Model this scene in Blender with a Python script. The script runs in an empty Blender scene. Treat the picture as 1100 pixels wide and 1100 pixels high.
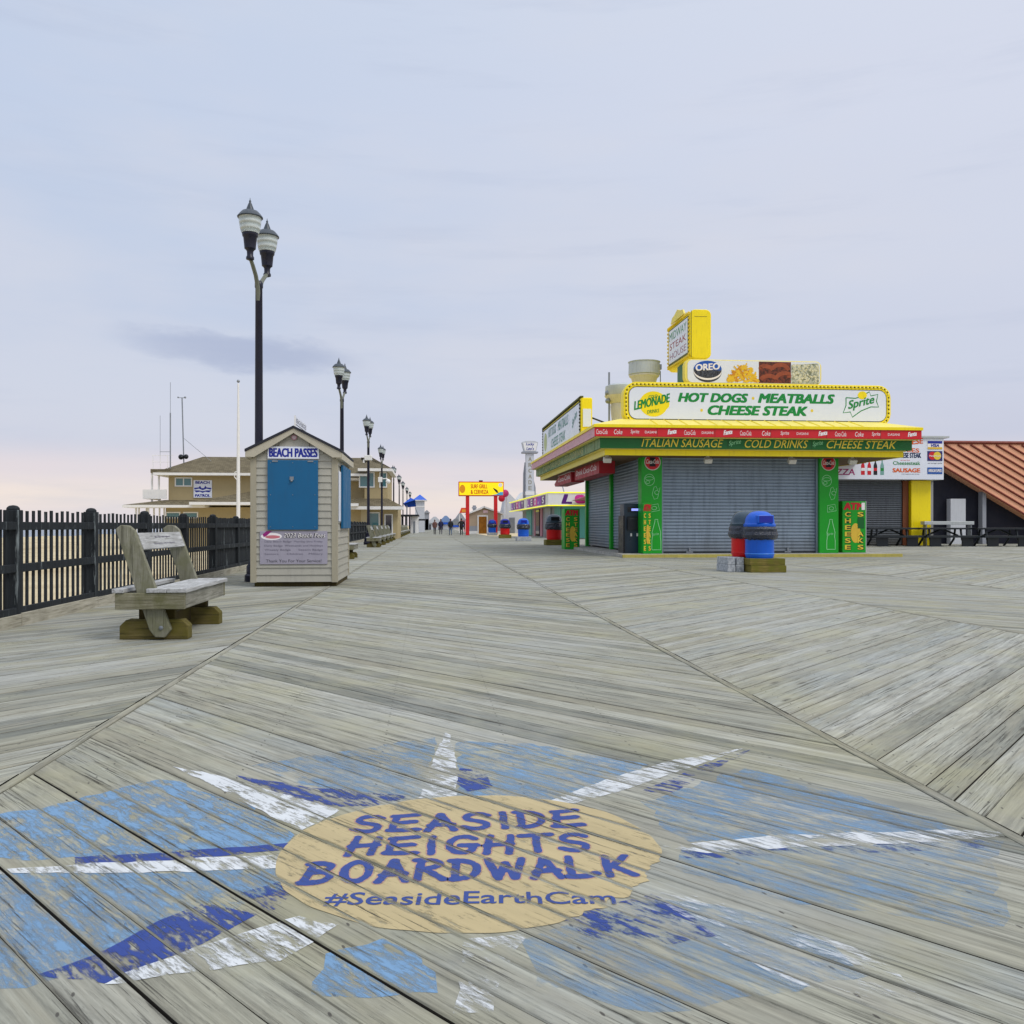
import bpy, math, random
from mathutils import Vector, Matrix, noise as mnoise
from mathutils.geometry import tessellate_polygon
random.seed(7)
R = math.radians
scene = bpy.context.scene
COL = scene.collection

# ------------------------------------------------------------------ survey
# The boardwalk runs along +Y. Measurements taken from the photograph
# (1100 px frame) are turned into metres on planes of known distance.
F, PX, HY, EYE = 950.0, 550.0, 564.0, 1.1
PSI = math.atan(90 / F)
CS, SN = math.cos(PSI), math.sin(PSI)

def W(px, zc):
    xc = (px - PX) / F * zc
    return (xc * CS + zc * SN, -xc * SN + zc * CS)
def G(px, py):
    return W(px, F * EYE / (py - HY))
def XP(px, Y):                      # X of a sight line where it meets the plane Y
    t = (px - PX) / F
    return Y * (SN + t * CS) / (CS - t * SN)
def YP(px, X):
    t = (px - PX) / F
    return X * (CS - t * SN) / (SN + t * CS)
def ZP(py, X, Y):
    return EYE + (HY - py) / F * (X * SN + Y * CS)

# ------------------------------------------------------------------ tagging
def tag(o, label=None, cat=None, group=None, kind=None):
    if label: o['label'] = label
    if cat: o['category'] = cat
    if group: o['group'] = group
    if kind: o['kind'] = kind
    return o
def thing(name, label, cat, loc=(0, 0, 0), rz=0.0, group=None):
    o = bpy.data.objects.new(name, None)
    o.empty_display_size = 0.2
    COL.objects.link(o)
    o.location = loc; o.rotation_euler = (0, 0, rz)
    return tag(o, label, cat, group)
def copy_tree(o, parent=None):
    c = o.copy(); COL.objects.link(c)
    if parent: c.parent = parent
    for ch in list(o.children): copy_tree(ch, c)
    return c

# ------------------------------------------------------------------ text
_tc = {}
def text_geo(body, off=0.0, shear=0.0, space=1.0):
    k = (body, off, shear, space)
    if k in _tc: return _tc[k]
    cu = bpy.data.curves.new('t', 'FONT')
    cu.body = body; cu.offset = off; cu.shear = shear; cu.space_character = space
    cu.resolution_u = 3; cu.fill_mode = 'FRONT'
    ob = bpy.data.objects.new('t', cu); COL.objects.link(ob)
    dg = bpy.context.evaluated_depsgraph_get()
    ev = ob.evaluated_get(dg); me = ev.to_mesh()
    vs = [(v.co.x, v.co.y) for v in me.vertices]
    fs = [tuple(p.vertices) for p in me.polygons]
    ev.to_mesh_clear()
    bpy.data.objects.remove(ob); bpy.data.curves.remove(cu)
    x0 = min(v[0] for v in vs); x1 = max(v[0] for v in vs)
    y0 = min(v[1] for v in vs); y1 = max(v[1] for v in vs)
    vs = [((x - x0) / (x1 - x0), (y - y0) / (y1 - y0)) for x, y in vs]
    _tc[k] = (vs, fs, (x1 - x0) / (y1 - y0))
    return _tc[k]

# ------------------------------------------------------------------ mesh builder
def bulb_parts(parent, mat, spots, r, y_axis=True, n=6, m=4):
    """every bulb a part; beyond a hundred the rest share one mesh"""
    me = None
    for p in spots[:100]:
        if me is None:
            o = MB().ball((0, 0, 0), r, n, m).build('bulb', mat, parent); me = o.data
        else:
            o = bpy.data.objects.new('bulb', me); COL.objects.link(o); o.parent = parent
        o.location = p
    if len(spots) > 100:
        b = MB()
        for p in spots[100:]: b.ball(p, r, n, m)
        b.build('bulb', mat, parent)['kind'] = 'stuff'
class MB:
    def __init__(s):
        s.v = []; s.f = []; s.m = []; s.uv = {}; s.mi = 0; s.tint = {}
    def add(s, vs, fs, uvs=None, tint=None):
        b = len(s.v); s.v += [tuple(p) for p in vs]
        for i, f in enumerate(fs):
            s.f.append(tuple(b + k for k in f)); s.m.append(s.mi)
            if uvs: s.uv[len(s.f) - 1] = uvs[i]
            if tint is not None: s.tint[len(s.f) - 1] = tint
        return s
    def box(s, x0, x1, y0, y1, z0, z1):
        x0, x1 = min(x0, x1), max(x0, x1); y0, y1 = min(y0, y1), max(y0, y1); z0, z1 = min(z0, z1), max(z0, z1)
        v = [(x0,y0,z0),(x1,y0,z0),(x1,y1,z0),(x0,y1,z0),(x0,y0,z1),(x1,y0,z1),(x1,y1,z1),(x0,y1,z1)]
        return s.add(v, [(0,3,2,1),(4,5,6,7),(0,1,5,4),(1,2,6,5),(2,3,7,6),(3,0,4,7)])
    def obox(s, c, d, rot=(0,0,0)):
        from mathutils import Euler
        m = Euler(rot).to_matrix(); c = Vector(c); h = Vector(d) / 2
        v = [c + m @ Vector((sx*h.x, sy*h.y, sz*h.z)) for sz in (-1,1) for sx, sy in ((-1,-1),(1,-1),(1,1),(-1,1))]
        return s.add(v, [(0,3,2,1),(4,5,6,7),(0,1,5,4),(1,2,6,5),(2,3,7,6),(3,0,4,7)])
    def prism(s, pts, a, b, axis='y'):
        # pts: 2D outline (any), extruded from a to b along axis; pts map to the other two axes
        def mk(p, t):
            return {'x': (t, p[0], p[1]), 'y': (p[0], t, p[1]), 'z': (p[0], p[1], t)}[axis]
        n = len(pts); area = sum(pts[i][0]*pts[(i+1)%n][1]-pts[(i+1)%n][0]*pts[i][1] for i in range(n))
        if (area < 0) != (axis == 'y'): pts = pts[::-1]
        if a > b: a, b = b, a
        vs = [mk(p, a) for p in pts] + [mk(p, b) for p in pts]
        fs = [tuple(reversed(range(n))), tuple(range(n, 2*n))]
        fs += [(i, (i+1)%n, n+(i+1)%n, n+i) for i in range(n)]
        return s.add(vs, fs)
    def lathe(s, prof, c=(0,0,0), n=16, cap=True):
        vs = []; fs = []
        for r, z in prof:
            for k in range(n):
                a = 2*math.pi*k/n; vs.append((c[0]+r*math.cos(a), c[1]+r*math.sin(a), c[2]+z))
        for i in range(len(prof)-1):
            for k in range(n):
                k2 = (k+1)%n; fs.append((i*n+k, i*n+k2, (i+1)*n+k2, (i+1)*n+k))
        if cap:
            fs.append(tuple(reversed(range(n)))); fs.append(tuple(range((len(prof)-1)*n, len(prof)*n)))
        return s.add(vs, fs)
    def tube(s, pts, r, n=8, r1=None):
        pts = [Vector(p) for p in pts]; m = len(pts); vs = []; fs = []
        up = Vector((0,0,1))
        for i, p in enumerate(pts):
            d = (pts[min(i+1,m-1)] - pts[max(i-1,0)]).normalized()
            a = d.cross(up)
            if a.length < 1e-3: a = d.cross(Vector((1,0,0)))
            a.normalize(); b = d.cross(a)
            rr = r if r1 is None else r + (r1-r)*i/(m-1)
            for k in range(n):
                t = 2*math.pi*k/n; vs.append(p + a*rr*math.cos(t) + b*rr*math.sin(t))
        for i in range(m-1):
            for k in range(n):
                k2=(k+1)%n; fs.append((i*n+k,(i+1)*n+k,(i+1)*n+k2,i*n+k2))
        fs.append(tuple(range(n))); fs.append(tuple(reversed(range((m-1)*n, m*n))))
        return s.add(vs, fs)
    def ball(s, c, r, n=10, m=6, sc=(1,1,1)):
        prof = [(max(1e-4, r*math.sin(math.pi*i/m)), -r*math.cos(math.pi*i/m)) for i in range(m+1)]
        b = len(s.v); s.lathe(prof, (0,0,0), n, cap=False)
        for i in range(b, len(s.v)):
            x,y,z = s.v[i]; s.v[i] = (c[0]+x*sc[0], c[1]+y*sc[1], c[2]+z*sc[2])
        return s
    def poly(s, pts):
        return s.add(pts, [tuple(range(len(pts)))])
    def sheet(s, outline, o, ux, uy):
        # 2D outline (may be concave) laid on the plane o + x*ux + y*uy
        o, ux, uy = Vector(o), Vector(ux), Vector(uy)
        tris = tessellate_polygon([[Vector((x, y, 0)) for x, y in outline]])
        nrm = []
        for t in tris:
            a, b, c = (outline[i] for i in t)
            ar = (b[0]-a[0])*(c[1]-a[1])-(b[1]-a[1])*(c[0]-a[0])
            nrm.append(t if ar > 0 else t[::-1])
        return s.add([o + ux*x + uy*y for x, y in outline], nrm)
    def text(s, body, o, ux, uy, w, h, off=0.0, shear=0.0, space=1.0):
        bold = max(0, off-.012)*2.4 + (.008 if off > .014 else 0)
        vs, fs, asp = text_geo(body, 0.0, shear, space)
        o, ux, uy = Vector(o), Vector(ux), Vector(uy)
        if w is None: w = h * asp
        if bold > 0.003:
            nn = ux.cross(uy).normalized(); bx_, by_ = bold*h, bold*h*.55
            for k, (i, j) in enumerate(((-1,-1),(1,-1),(-1,1),(1,1),(0,0))):
                s.add([o + nn*(.0006*k) + ux*(x*(w-2*bx_)+bx_+i*bx_) + uy*(y*(h-2*by_)+by_+j*by_) for x, y in vs], fs)
            return s
        return s.add([o + ux*(x*w) + uy*(y*h) for x, y in vs], fs)
    def ribbon(s, pts, o, ux, uy, wd):
        o, ux, uy = Vector(o), Vector(ux), Vector(uy); n = len(pts); L = []; Rr = []
        for i in range(n):
            a = pts[max(i-1,0)]; b = pts[min(i+1,n-1)]
            dx, dy = b[0]-a[0], b[1]-a[1]; l = math.hypot(dx, dy) or 1
            nx, ny = -dy/l*wd/2, dx/l*wd/2
            L.append(o+ux*(pts[i][0]+nx)+uy*(pts[i][1]+ny)); Rr.append(o+ux*(pts[i][0]-nx)+uy*(pts[i][1]-ny))
        return s.add(L+Rr, [(i, n+i, n+i+1, i+1) for i in range(n-1)])
    def build(s, name, mat, parent=None, smooth=False, bevel=0.0, seg=2):
        me = bpy.data.meshes.new(name)
        me.from_pydata(s.v, [], s.f)
        for mm in (mat if isinstance(mat, (list, tuple)) else [mat]): me.materials.append(mm)
        me.polygons.foreach_set('material_index', s.m)
        if smooth: me.polygons.foreach_set('use_smooth', [True]*len(s.f))
        if s.uv:
            ul = me.uv_layers.new(name='UVMap')
            for fi, uvs in s.uv.items():
                for k, li in enumerate(me.polygons[fi].loop_indices): ul.data[li].uv = uvs[k]
        if s.tint:
            at = me.attributes.new('tint', 'FLOAT', 'FACE')
            for fi, t in s.tint.items(): at.data[fi].value = t
        me.validate(); me.update()
        o = bpy.data.objects.new(name, me); COL.objects.link(o)
        if parent: o.parent = parent
        if bevel:
            b = o.modifiers.new('bevel', 'BEVEL'); b.width = bevel; b.segments = seg; b.limit_method = 'ANGLE'
        if smooth:
            try:
                e = o.modifiers.new('es', 'EDGE_SPLIT'); e.split_angle = R(40)
            except Exception: pass
        return o

def rrect(x0, x1, y0, y1, r, n=5):
    p = []
    for cx, cy, a0 in ((x1-r,y1-r,0),(x0+r,y1-r,90),(x0+r,y0+r,180),(x1-r,y0+r,270)):
        for i in range(n+1):
            a = R(a0+90*i/n); p.append((cx+r*math.cos(a), cy+r*math.sin(a)))
    return p
def ell(cx, cy, rx, ry, n=28):
    return [(cx+rx*math.cos(2*math.pi*i/n), cy+ry*math.sin(2*math.pi*i/n)) for i in range(n)]

# ------------------------------------------------------------------ materials
def lin(c):
    return tuple(((x/255)/12.92 if x/255 <= 0.04045 else ((x/255+0.055)/1.055)**2.4) for x in c)
class NT:
    def __init__(s, name):
        s.mat = bpy.data.materials.new(name); s.mat.use_nodes = True
        s.t = s.mat.node_tree; s.n = s.t.nodes; s.l = s.t.links
        s.b = s.n['Principled BSDF']
    def new(s, t, **kw):
        nd = s.n.new(t)
        for k, v in kw.items(): setattr(nd, k, v)
        return nd
    def setin(s, sock, v):
        if hasattr(v, 'links') or hasattr(v, 'is_output'): s.l.new(v, sock)
        else: sock.default_value = v
    def math(s, op, a, b=0.0, clamp=False):
        nd = s.new('ShaderNodeMath', operation=op, use_clamp=clamp); s.setin(nd.inputs[0], a); s.setin(nd.inputs[1], b); return nd.outputs[0]
    def mix(s, f, a, b, blend='MIX'):
        nd = s.new('ShaderNodeMix', data_type='RGBA', blend_type=blend)
        s.setin(nd.inputs[0], f)
        for i, c in ((6, a), (7, b)):
            s.setin(nd.inputs[i], (*c, 1) if isinstance(c, tuple) and len(c) == 3 else c)
        return nd.outputs[2]
    def noise(s, vec, scale=5, detail=4, rough=0.55, dist=0.0):
        nd = s.new('ShaderNodeTexNoise'); nd.inputs['Scale'].default_value = scale
        nd.inputs['Detail'].default_value = detail; nd.inputs['Roughness'].default_value = rough
        nd.inputs['Distortion'].default_value = dist
        if vec is not None: s.l.new(vec, nd.inputs['Vector'])
        return nd.outputs[0]
    def mapv(s, vec, scale=(1,1,1), rot=(0,0,0), loc=(0,0,0)):
        nd = s.new('ShaderNodeMapping'); nd.inputs['Scale'].default_value = scale
        nd.inputs['Rotation'].default_value = rot; nd.inputs['Location'].default_value = loc
        s.l.new(vec, nd.inputs['Vector']); return nd.outputs[0]
    def rng(s, v, a, b, c, d, smooth=False):
        nd = s.new('ShaderNodeMapRange', clamp=True)
        if smooth: nd.interpolation_type = 'SMOOTHSTEP'
        s.setin(nd.inputs[0], v)
        for i, x in enumerate((a, b, c, d)): nd.inputs[i+1].default_value = x
        return nd.outputs[0]
    def ramp(s, v, stops):
        nd = s.new('ShaderNodeValToRGB'); s.l.new(v, nd.inputs[0]); e = nd.color_ramp.elements
        while len(e) < len(stops): e.new(0.5)
        for i, (p, c) in enumerate(stops): e[i].position = p; e[i].color = (*c, 1)
        return nd.outputs[0]
    def obj(s): return s.new('ShaderNodeTexCoord').outputs['Object']
    def geo(s): return s.new('ShaderNodeNewGeometry').outputs['Position']
    def bump(s, h, strength=0.3, dist=0.01):
        nd = s.new('ShaderNodeBump'); nd.inputs['Strength'].default_value = strength; nd.inputs['Distance'].default_value = dist
        s.l.new(h, nd.inputs['Height']); s.l.new(nd.outputs[0], s.b.inputs['Normal'])
    def done(s, col, rough=0.6, metal=0.0, spec=0.5):
        s.setin(s.b.inputs['Base Color'], (*col, 1) if isinstance(col, tuple) else col)
        s.setin(s.b.inputs['Roughness'], rough); s.b.inputs['Metallic'].default_value = metal
        s.b.inputs['Specular IOR Level'].default_value = spec
        return s.mat

def paint(name, c, rough=0.5, var=0.18, scale=3.0, bump=0.15, metal=0.0, dirt=0.25, spec=0.4):
    """coated surface with uneven tone, streaks of grime and slight waviness"""
    c = lin(c); t = NT(name); p = t.geo()
    a = t.noise(p, scale, 5); b = t.noise(t.mapv(p, (6, 6, 0.8)), 2.5, 5, 0.65)
    col = t.mix(a, tuple(x*(1-var) for x in c), tuple(min(1, x*(1+var)) for x in c))
    col = t.mix(t.math('MULTIPLY', t.rng(b, 0.52, 0.78, 0, 1), dirt), col, tuple(0.35*x+0.02 for x in c))
    if bump: t.bump(t.noise(p, scale*9, 4), bump, 0.01)
    return t.done(col, t.rng(a, 0.3, 0.7, max(0.05, rough-0.12), min(1, rough+0.12)), metal, spec)

def wood(name, cols, axis=1, rough=0.85, scale=1.0, moss=None, bump=0.5):
    """weathered timber, grain stretched along one axis of the object"""
    t = NT(name); o = t.obj(); sc = [26*scale]*3; sc[axis] = 1.6*scale
    g = t.noise(t.mapv(o, tuple(sc)), 1.6, 6, 0.65, 0.6)
    k = t.noise(o, 2.3, 4)
    sc2 = [90*scale]*3; sc2[axis] = 1.8
    cr = t.rng(t.noise(t.mapv(o, tuple(sc2)), 1.0, 3, 0.6), 0.60, 0.70, 0, 1)
    col = t.ramp(g, [(0.28, lin(cols[0])), (0.5, lin(cols[1])), (0.75, lin(cols[2]))])
    col = t.mix(t.math('MULTIPLY', t.rng(k, 0.45, 0.7, 0, 1), 0.5), col, lin(cols[0]))
    if moss: col = t.mix(t.rng(t.noise(o, 4.0, 6, 0.7), 0.42, 0.62, 0, 0.85), col, lin(moss))
    col = t.mix(t.math('MULTIPLY', cr, 0.75), col, (0.03, 0.028, 0.022))
    t.bump(t.math('SUBTRACT', g, cr), bump, 0.006)
    return t.done(col, rough, 0, 0.25)

def emit(name, c, e=1.0, base=None):
    c = lin(c); t = NT(name)
    t.done(tuple(x*0.8 for x in c), 0.4)
    t.b.inputs['Emission Color'].default_value = (*c, 1); t.b.inputs['Emission Strength'].default_value = e
    return t.mat

def deck_base(t):
    """colour + height of weathered boards from the board's own uv; shared by deck and seams"""
    uv = t.new('ShaderNodeUVMap').outputs[0]
    tint = t.new('ShaderNodeAttribute', attribute_name='tint').outputs['Fac']
    P = t.geo()
    sx = t.new('ShaderNodeSeparateXYZ'); t.l.new(uv, sx.inputs[0])
    sp = t.new('ShaderNodeSeparateXYZ'); t.l.new(P, sp.inputs[0])
    fv = t.math('FRACT', sx.outputs[1])
    g1 = t.noise(t.mapv(uv, (1.5, 42, 1)), 1.0, 8, 0.72, 0.4)
    g2 = t.noise(t.mapv(uv, (0.8, 8, 1)), 1.0, 5, 0.62, 1.4)
    g3 = t.noise(t.mapv(uv, (3.0, 16, 1), loc=(5, 5, 0)), 1.0, 6, 0.7, 0.8)
    cr = t.rng(t.noise(t.mapv(uv, (1.7, 85, 1), loc=(3, 9, 0)), 1.0, 5, 0.72, 0.3), 0.555, 0.625, 0, 1)
    cr2 = t.rng(t.noise(t.mapv(uv, (1.1, 34, 1), loc=(13, 4, 0)), 1.0, 6, 0.74, 0.5), 0.58, 0.66, 0, 1)
    crm = t.rng(t.noise(t.mapv(uv, (1.3, 5, 1), loc=(7, 1, 0)), 1.0, 4), 0.44, 0.60, 0, 1)
    cr = t.math('MAXIMUM', t.math('MULTIPLY', cr, crm), t.math('MULTIPLY', cr2, t.rng(g2, 0.35, 0.55, 0.85, 0.1)))
    vo = t.new('ShaderNodeTexVoronoi', feature='F1'); vo.inputs['Scale'].default_value = 1.0
    t.l.new(t.mapv(uv, (1.1, 5.5, 1)), vo.inputs['Vector'])
    kn = t.rng(vo.outputs['Distance'], 0.035, 0.11, 1, 0)
    # paired nail heads over joists 0.61 m apart
    jx = t.math('SUBTRACT', t.math('MODULO', t.math('ADD', sp.outputs[0], 60.3), 0.61), 0.3)
    def dot(v0):
        d = t.math('ADD', t.math('POWER', t.math('ABSOLUTE', jx), 2), t.math('POWER', t.math('ABSOLUTE', t.math('SUBTRACT', fv, v0)), 2))
        return t.rng(d, 0.000016, 0.00004, 1, 0)
    nail = t.math('MAXIMUM', dot(0.028), dot(0.112))
    edge = t.math('MAXIMUM', t.rng(fv, 0.003, 0.02, 1, 0), t.rng(fv, 0.122, 0.138, 0, 1))
    edge = t.math('MULTIPLY', edge, t.rng(g3, 0.35, 0.65, 0.1, 0.8))
    base = t.ramp(tint, [(0.0, lin((120,124,117))), (0.18, lin((160,161,149))), (0.36, lin((178,180,173))), (0.52, lin((151,150,134))),
                          (0.68, lin((176,177,165))), (0.84, lin((158,163,159))), (1.0, lin((164,164,148)))])
    col = t.mix(t.rng(g1, 0.3, 0.72, 0, 1), (0.4,0.4,0.385), (1.32,1.32,1.31)); col = t.mix(1.0, base, col, 'MULTIPLY')
    col = t.mix(t.rng(g2, 0.44, 0.72, 0, 0.7), col, lin((152,148,130)))
    col = t.mix(t.rng(g3, 0.52, 0.72, 0, 0.45), col, lin((108,107,98)))
    big = t.noise(P, 0.35, 4, 0.6)
    col = t.mix(t.rng(big, 0.48, 0.66, 0, 0.4), col, lin((168,172,171)))
    near = t.noise(t.mapv(P, (1,1,1), loc=(4,2,0)), 0.9, 5, 0.65)
    col = t.mix(t.rng(near, 0.5, 0.7, 0, 0.45), col, lin((168,165,128)))
    col = t.mix(t.math('MULTIPLY', edge, 0.4), col, (0.075, 0.07, 0.055))
    col = t.mix(t.math('MULTIPLY', cr, 0.88), col, (0.035, 0.033, 0.026))
    col = t.mix(t.math('MULTIPLY', kn, 0.75), col, (0.05, 0.043, 0.03))
    col = t.mix(t.math('MULTIPLY', nail, 0.8), col, (0.05, 0.045, 0.04))
    cup = t.math('MULTIPLY', t.math('POWER', t.math('ABSOLUTE', t.math('SUBTRACT', fv, 0.069)), 2), 60.0)
    h = t.math('SUBTRACT', t.math('ADD', t.math('MULTIPLY', g1, 0.7), cup), t.math('ADD', cr, t.math('MULTIPLY', kn, 0.4)))
    return uv, col, h, g1

def m_deck():
    t = NT('weathered_deck_boards'); uv, col, h, g = deck_base(t)
    t.bump(h, 0.7, 0.007)
    return t.done(col, t.rng(g, 0.3, 0.7, 0.62, 0.9), 0, 0.3)

def sepv(t, uv):
    nd = t.new('ShaderNodeSeparateXYZ'); t.l.new(uv, nd.inputs[0]); return nd.outputs[1]
def m_flake(name, c, wear, soft=0.05, var=0.2, top=1.0):
    """old floor paint: missing where the grain has shed it, boards show through"""
    c = lin(c); t = NT(name); uv, dcol, h, g = deck_base(t)
    a = t.noise(t.mapv(uv, (9, 46, 1), loc=(1, 5, 0)), 1.0, 8, 0.75, 0.4)
    b = t.noise(t.mapv(uv, (4.2, 7.5, 1), loc=(9, 2, 0)), 1.0, 6, 0.66, 0.5)
    m = t.math('ADD', t.math('MULTIPLY', a, 0.55), t.math('MULTIPLY', b, 0.45))
    keep = t.rng(m, wear-0.5*soft, wear+soft, 0, top)
    keep = t.math('MULTIPLY', keep, t.rng(h, -0.45, 0.0, 0.1, 1))
    fr_ = t.math('FRACT', t.math('ADD', sepv(t, uv), 0.0)); ed = t.math('MINIMUM', t.rng(fr_, 0.002, 0.016, 0, 1), t.rng(fr_, 0.124, 0.137, 1, 0))
    keep = t.math('MULTIPLY', keep, t.math('MAXIMUM', ed, t.rng(b, 0.44, 0.6, 0.0, 1)))
    v = t.noise(t.mapv(uv, (2, 14, 1)), 1.0, 5, 0.65)
    pc = t.mix(v, tuple(x*(1-var) for x in c), tuple(min(1, x*(1+var)) for x in c))
    pc = t.mix(t.rng(t.noise(t.mapv(uv, (1.4, 60, 1)), 1.0, 4, 0.7), 0.6, 0.75, 0, 0.6), pc, tuple(x*0.35 for x in c))
    t.bump(t.math('ADD', h, t.math('MULTIPLY', keep, 0.5)), 0.4, 0.004)
    t.done(pc, 0.62, 0, 0.35)
    tr = t.new('ShaderNodeBsdfTransparent'); mx = t.new('ShaderNodeMixShader')
    t.l.new(keep, mx.inputs[0]); t.l.new(tr.outputs[0], mx.inputs[1]); t.l.new(t.b.outputs[0], mx.inputs[2])
    t.l.new(mx.outputs[0], t.n['Material Output'].inputs['Surface'])
    return t.mat

def m_sand():
    t = NT('beach_sand'); p = t.geo()
    a = t.noise(p, 0.25, 6, 0.6); b = t.noise(p, 9, 5, 0.7)
    col = t.ramp(a, [(0.3, lin((176,160,128))), (0.6, lin((208,194,160))), (0.8, lin((150,146,112)))])
    t.bump(t.math('ADD', a, t.math('MULTIPLY', b, 0.3)), 0.6, 0.15)
    return t.done(col, 0.95, 0, 0.1)
def m_sea():
    t = NT('grey_sea'); p = t.geo()
    w = t.noise(t.mapv(p, (0.25, 0.06, 1)), 1.0, 5, 0.6)
    t.bump(w, 0.6, 0.4)
    return t.done(t.mix(t.rng(w, 0.6, 0.72, 0, 0.7), lin((92,112,128)), lin((200,208,212))), 0.25)
def m_shingle(name, c):
    c = lin(c); t = NT(name); p = t.geo()
    br = t.new('ShaderNodeTexBrick'); br.inputs['Scale'].default_value = 1.0
    br.inputs['Brick Width'].default_value = 0.34; br.inputs['Row Height'].default_value = 0.2; br.inputs['Mortar Size'].default_value = 0.012
    sx = t.new('ShaderNodeSeparateXYZ'); t.l.new(p, sx.inputs[0]); cb = t.new('ShaderNodeCombineXYZ')
    t.l.new(t.math('ADD', sx.outputs[0], t.math('MULTIPLY', sx.outputs[1], 0.13)), cb.inputs[0])
    t.l.new(t.math('MULTIPLY', sx.outputs[2], 2.0), cb.inputs[1]); t.l.new(cb.outputs[0], br.inputs['Vector'])
    br.inputs['Color1'].default_value = (*[x*0.8 for x in c], 1); br.inputs['Color2'].default_value = (*[x*1.25 for x in c], 1)
    br.inputs['Mortar'].default_value = (*[x*0.45 for x in c], 1)
    col = t.mix(t.rng(t.noise(p, 0.8, 5), 0.4, 0.7, 0, 0.4), br.outputs[0], tuple(x*0.7 for x in c))
    t.bump(br.outputs['Fac'], -0.4, 0.01)
    return t.done(col, 0.95, 0, 0.15)
def m_shutter(name, c):
    c = lin(c); t = NT(name); p = t.geo()
    a = t.noise(p, 1.2, 5, 0.6); b = t.noise(t.mapv(p, (5, 5, 0.5)), 1.6, 5, 0.65)
    col = t.mix(a, tuple(x*0.86 for x in c), tuple(x*1.12 for x in c))
    col = t.mix(t.rng(b, 0.47, 0.72, 0, 0.6), col, tuple(x*0.5 for x in c))
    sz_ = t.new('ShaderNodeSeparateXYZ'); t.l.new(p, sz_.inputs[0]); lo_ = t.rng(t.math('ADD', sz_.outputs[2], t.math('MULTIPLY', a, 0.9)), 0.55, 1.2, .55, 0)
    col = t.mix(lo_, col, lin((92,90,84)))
    t.bump(t.noise(p, 20, 3), 0.06, 0.01)
    return t.done(col, 0.42, 0.25, 0.5)
def m_speck(name, c1, c2, scale, lo=0.45, hi=0.55, rough=0.7):
    t = NT(name); p = t.geo(); a = t.noise(p, scale, 6, 0.7)
    t.bump(a, 0.2, 0.01)
    return t.done(t.mix(t.rng(a, lo, hi, 0, 1), lin(c1), lin(c2)), rough)
def m_fence():
    t = NT('black_stained_fence'); o = t.geo()
    g = t.noise(t.mapv(o, (30, 30, 1.6)), 1.2, 6, 0.65)
    w = t.rng(t.noise(t.mapv(o, (9, 9, 1.3)), 1.0, 5, 0.7), 0.60, 0.70, 0, 0.75)
    col = t.ramp(g, [(0.3, lin((20,24,28))), (0.6, lin((34,40,45))), (0.8, lin((56,64,68)))])
    col = t.mix(w, col, lin((142,152,154)))
    t.bump(g, 0.4, 0.005)
    return t.done(col, 0.75, 0, 0.3)
def m_glass(name, c):
    t = NT(name); p = t.geo()
    t.bump(t.noise(p, 1.0, 2), 0.05, 0.02)
    return t.done(lin(c), 0.08, 0, 0.8)
def m_globe():
    t = NT('ribbed_acrylic_globe'); o = t.obj()
    sx = t.new('ShaderNodeSeparateXYZ'); t.l.new(o, sx.inputs[0])
    w = t.math('SINE', t.math('MULTIPLY', sx.outputs[2], 58.0))
    t.bump(w, 0.5, 0.01)
    t.done(t.mix(t.rng(w, -1, 1, 0, 1), lin((196,208,206)), lin((224,232,228))), 0.22, 0, 0.6)
    t.b.inputs['Transmission Weight'].default_value = 0.35
    return t.mat

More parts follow.
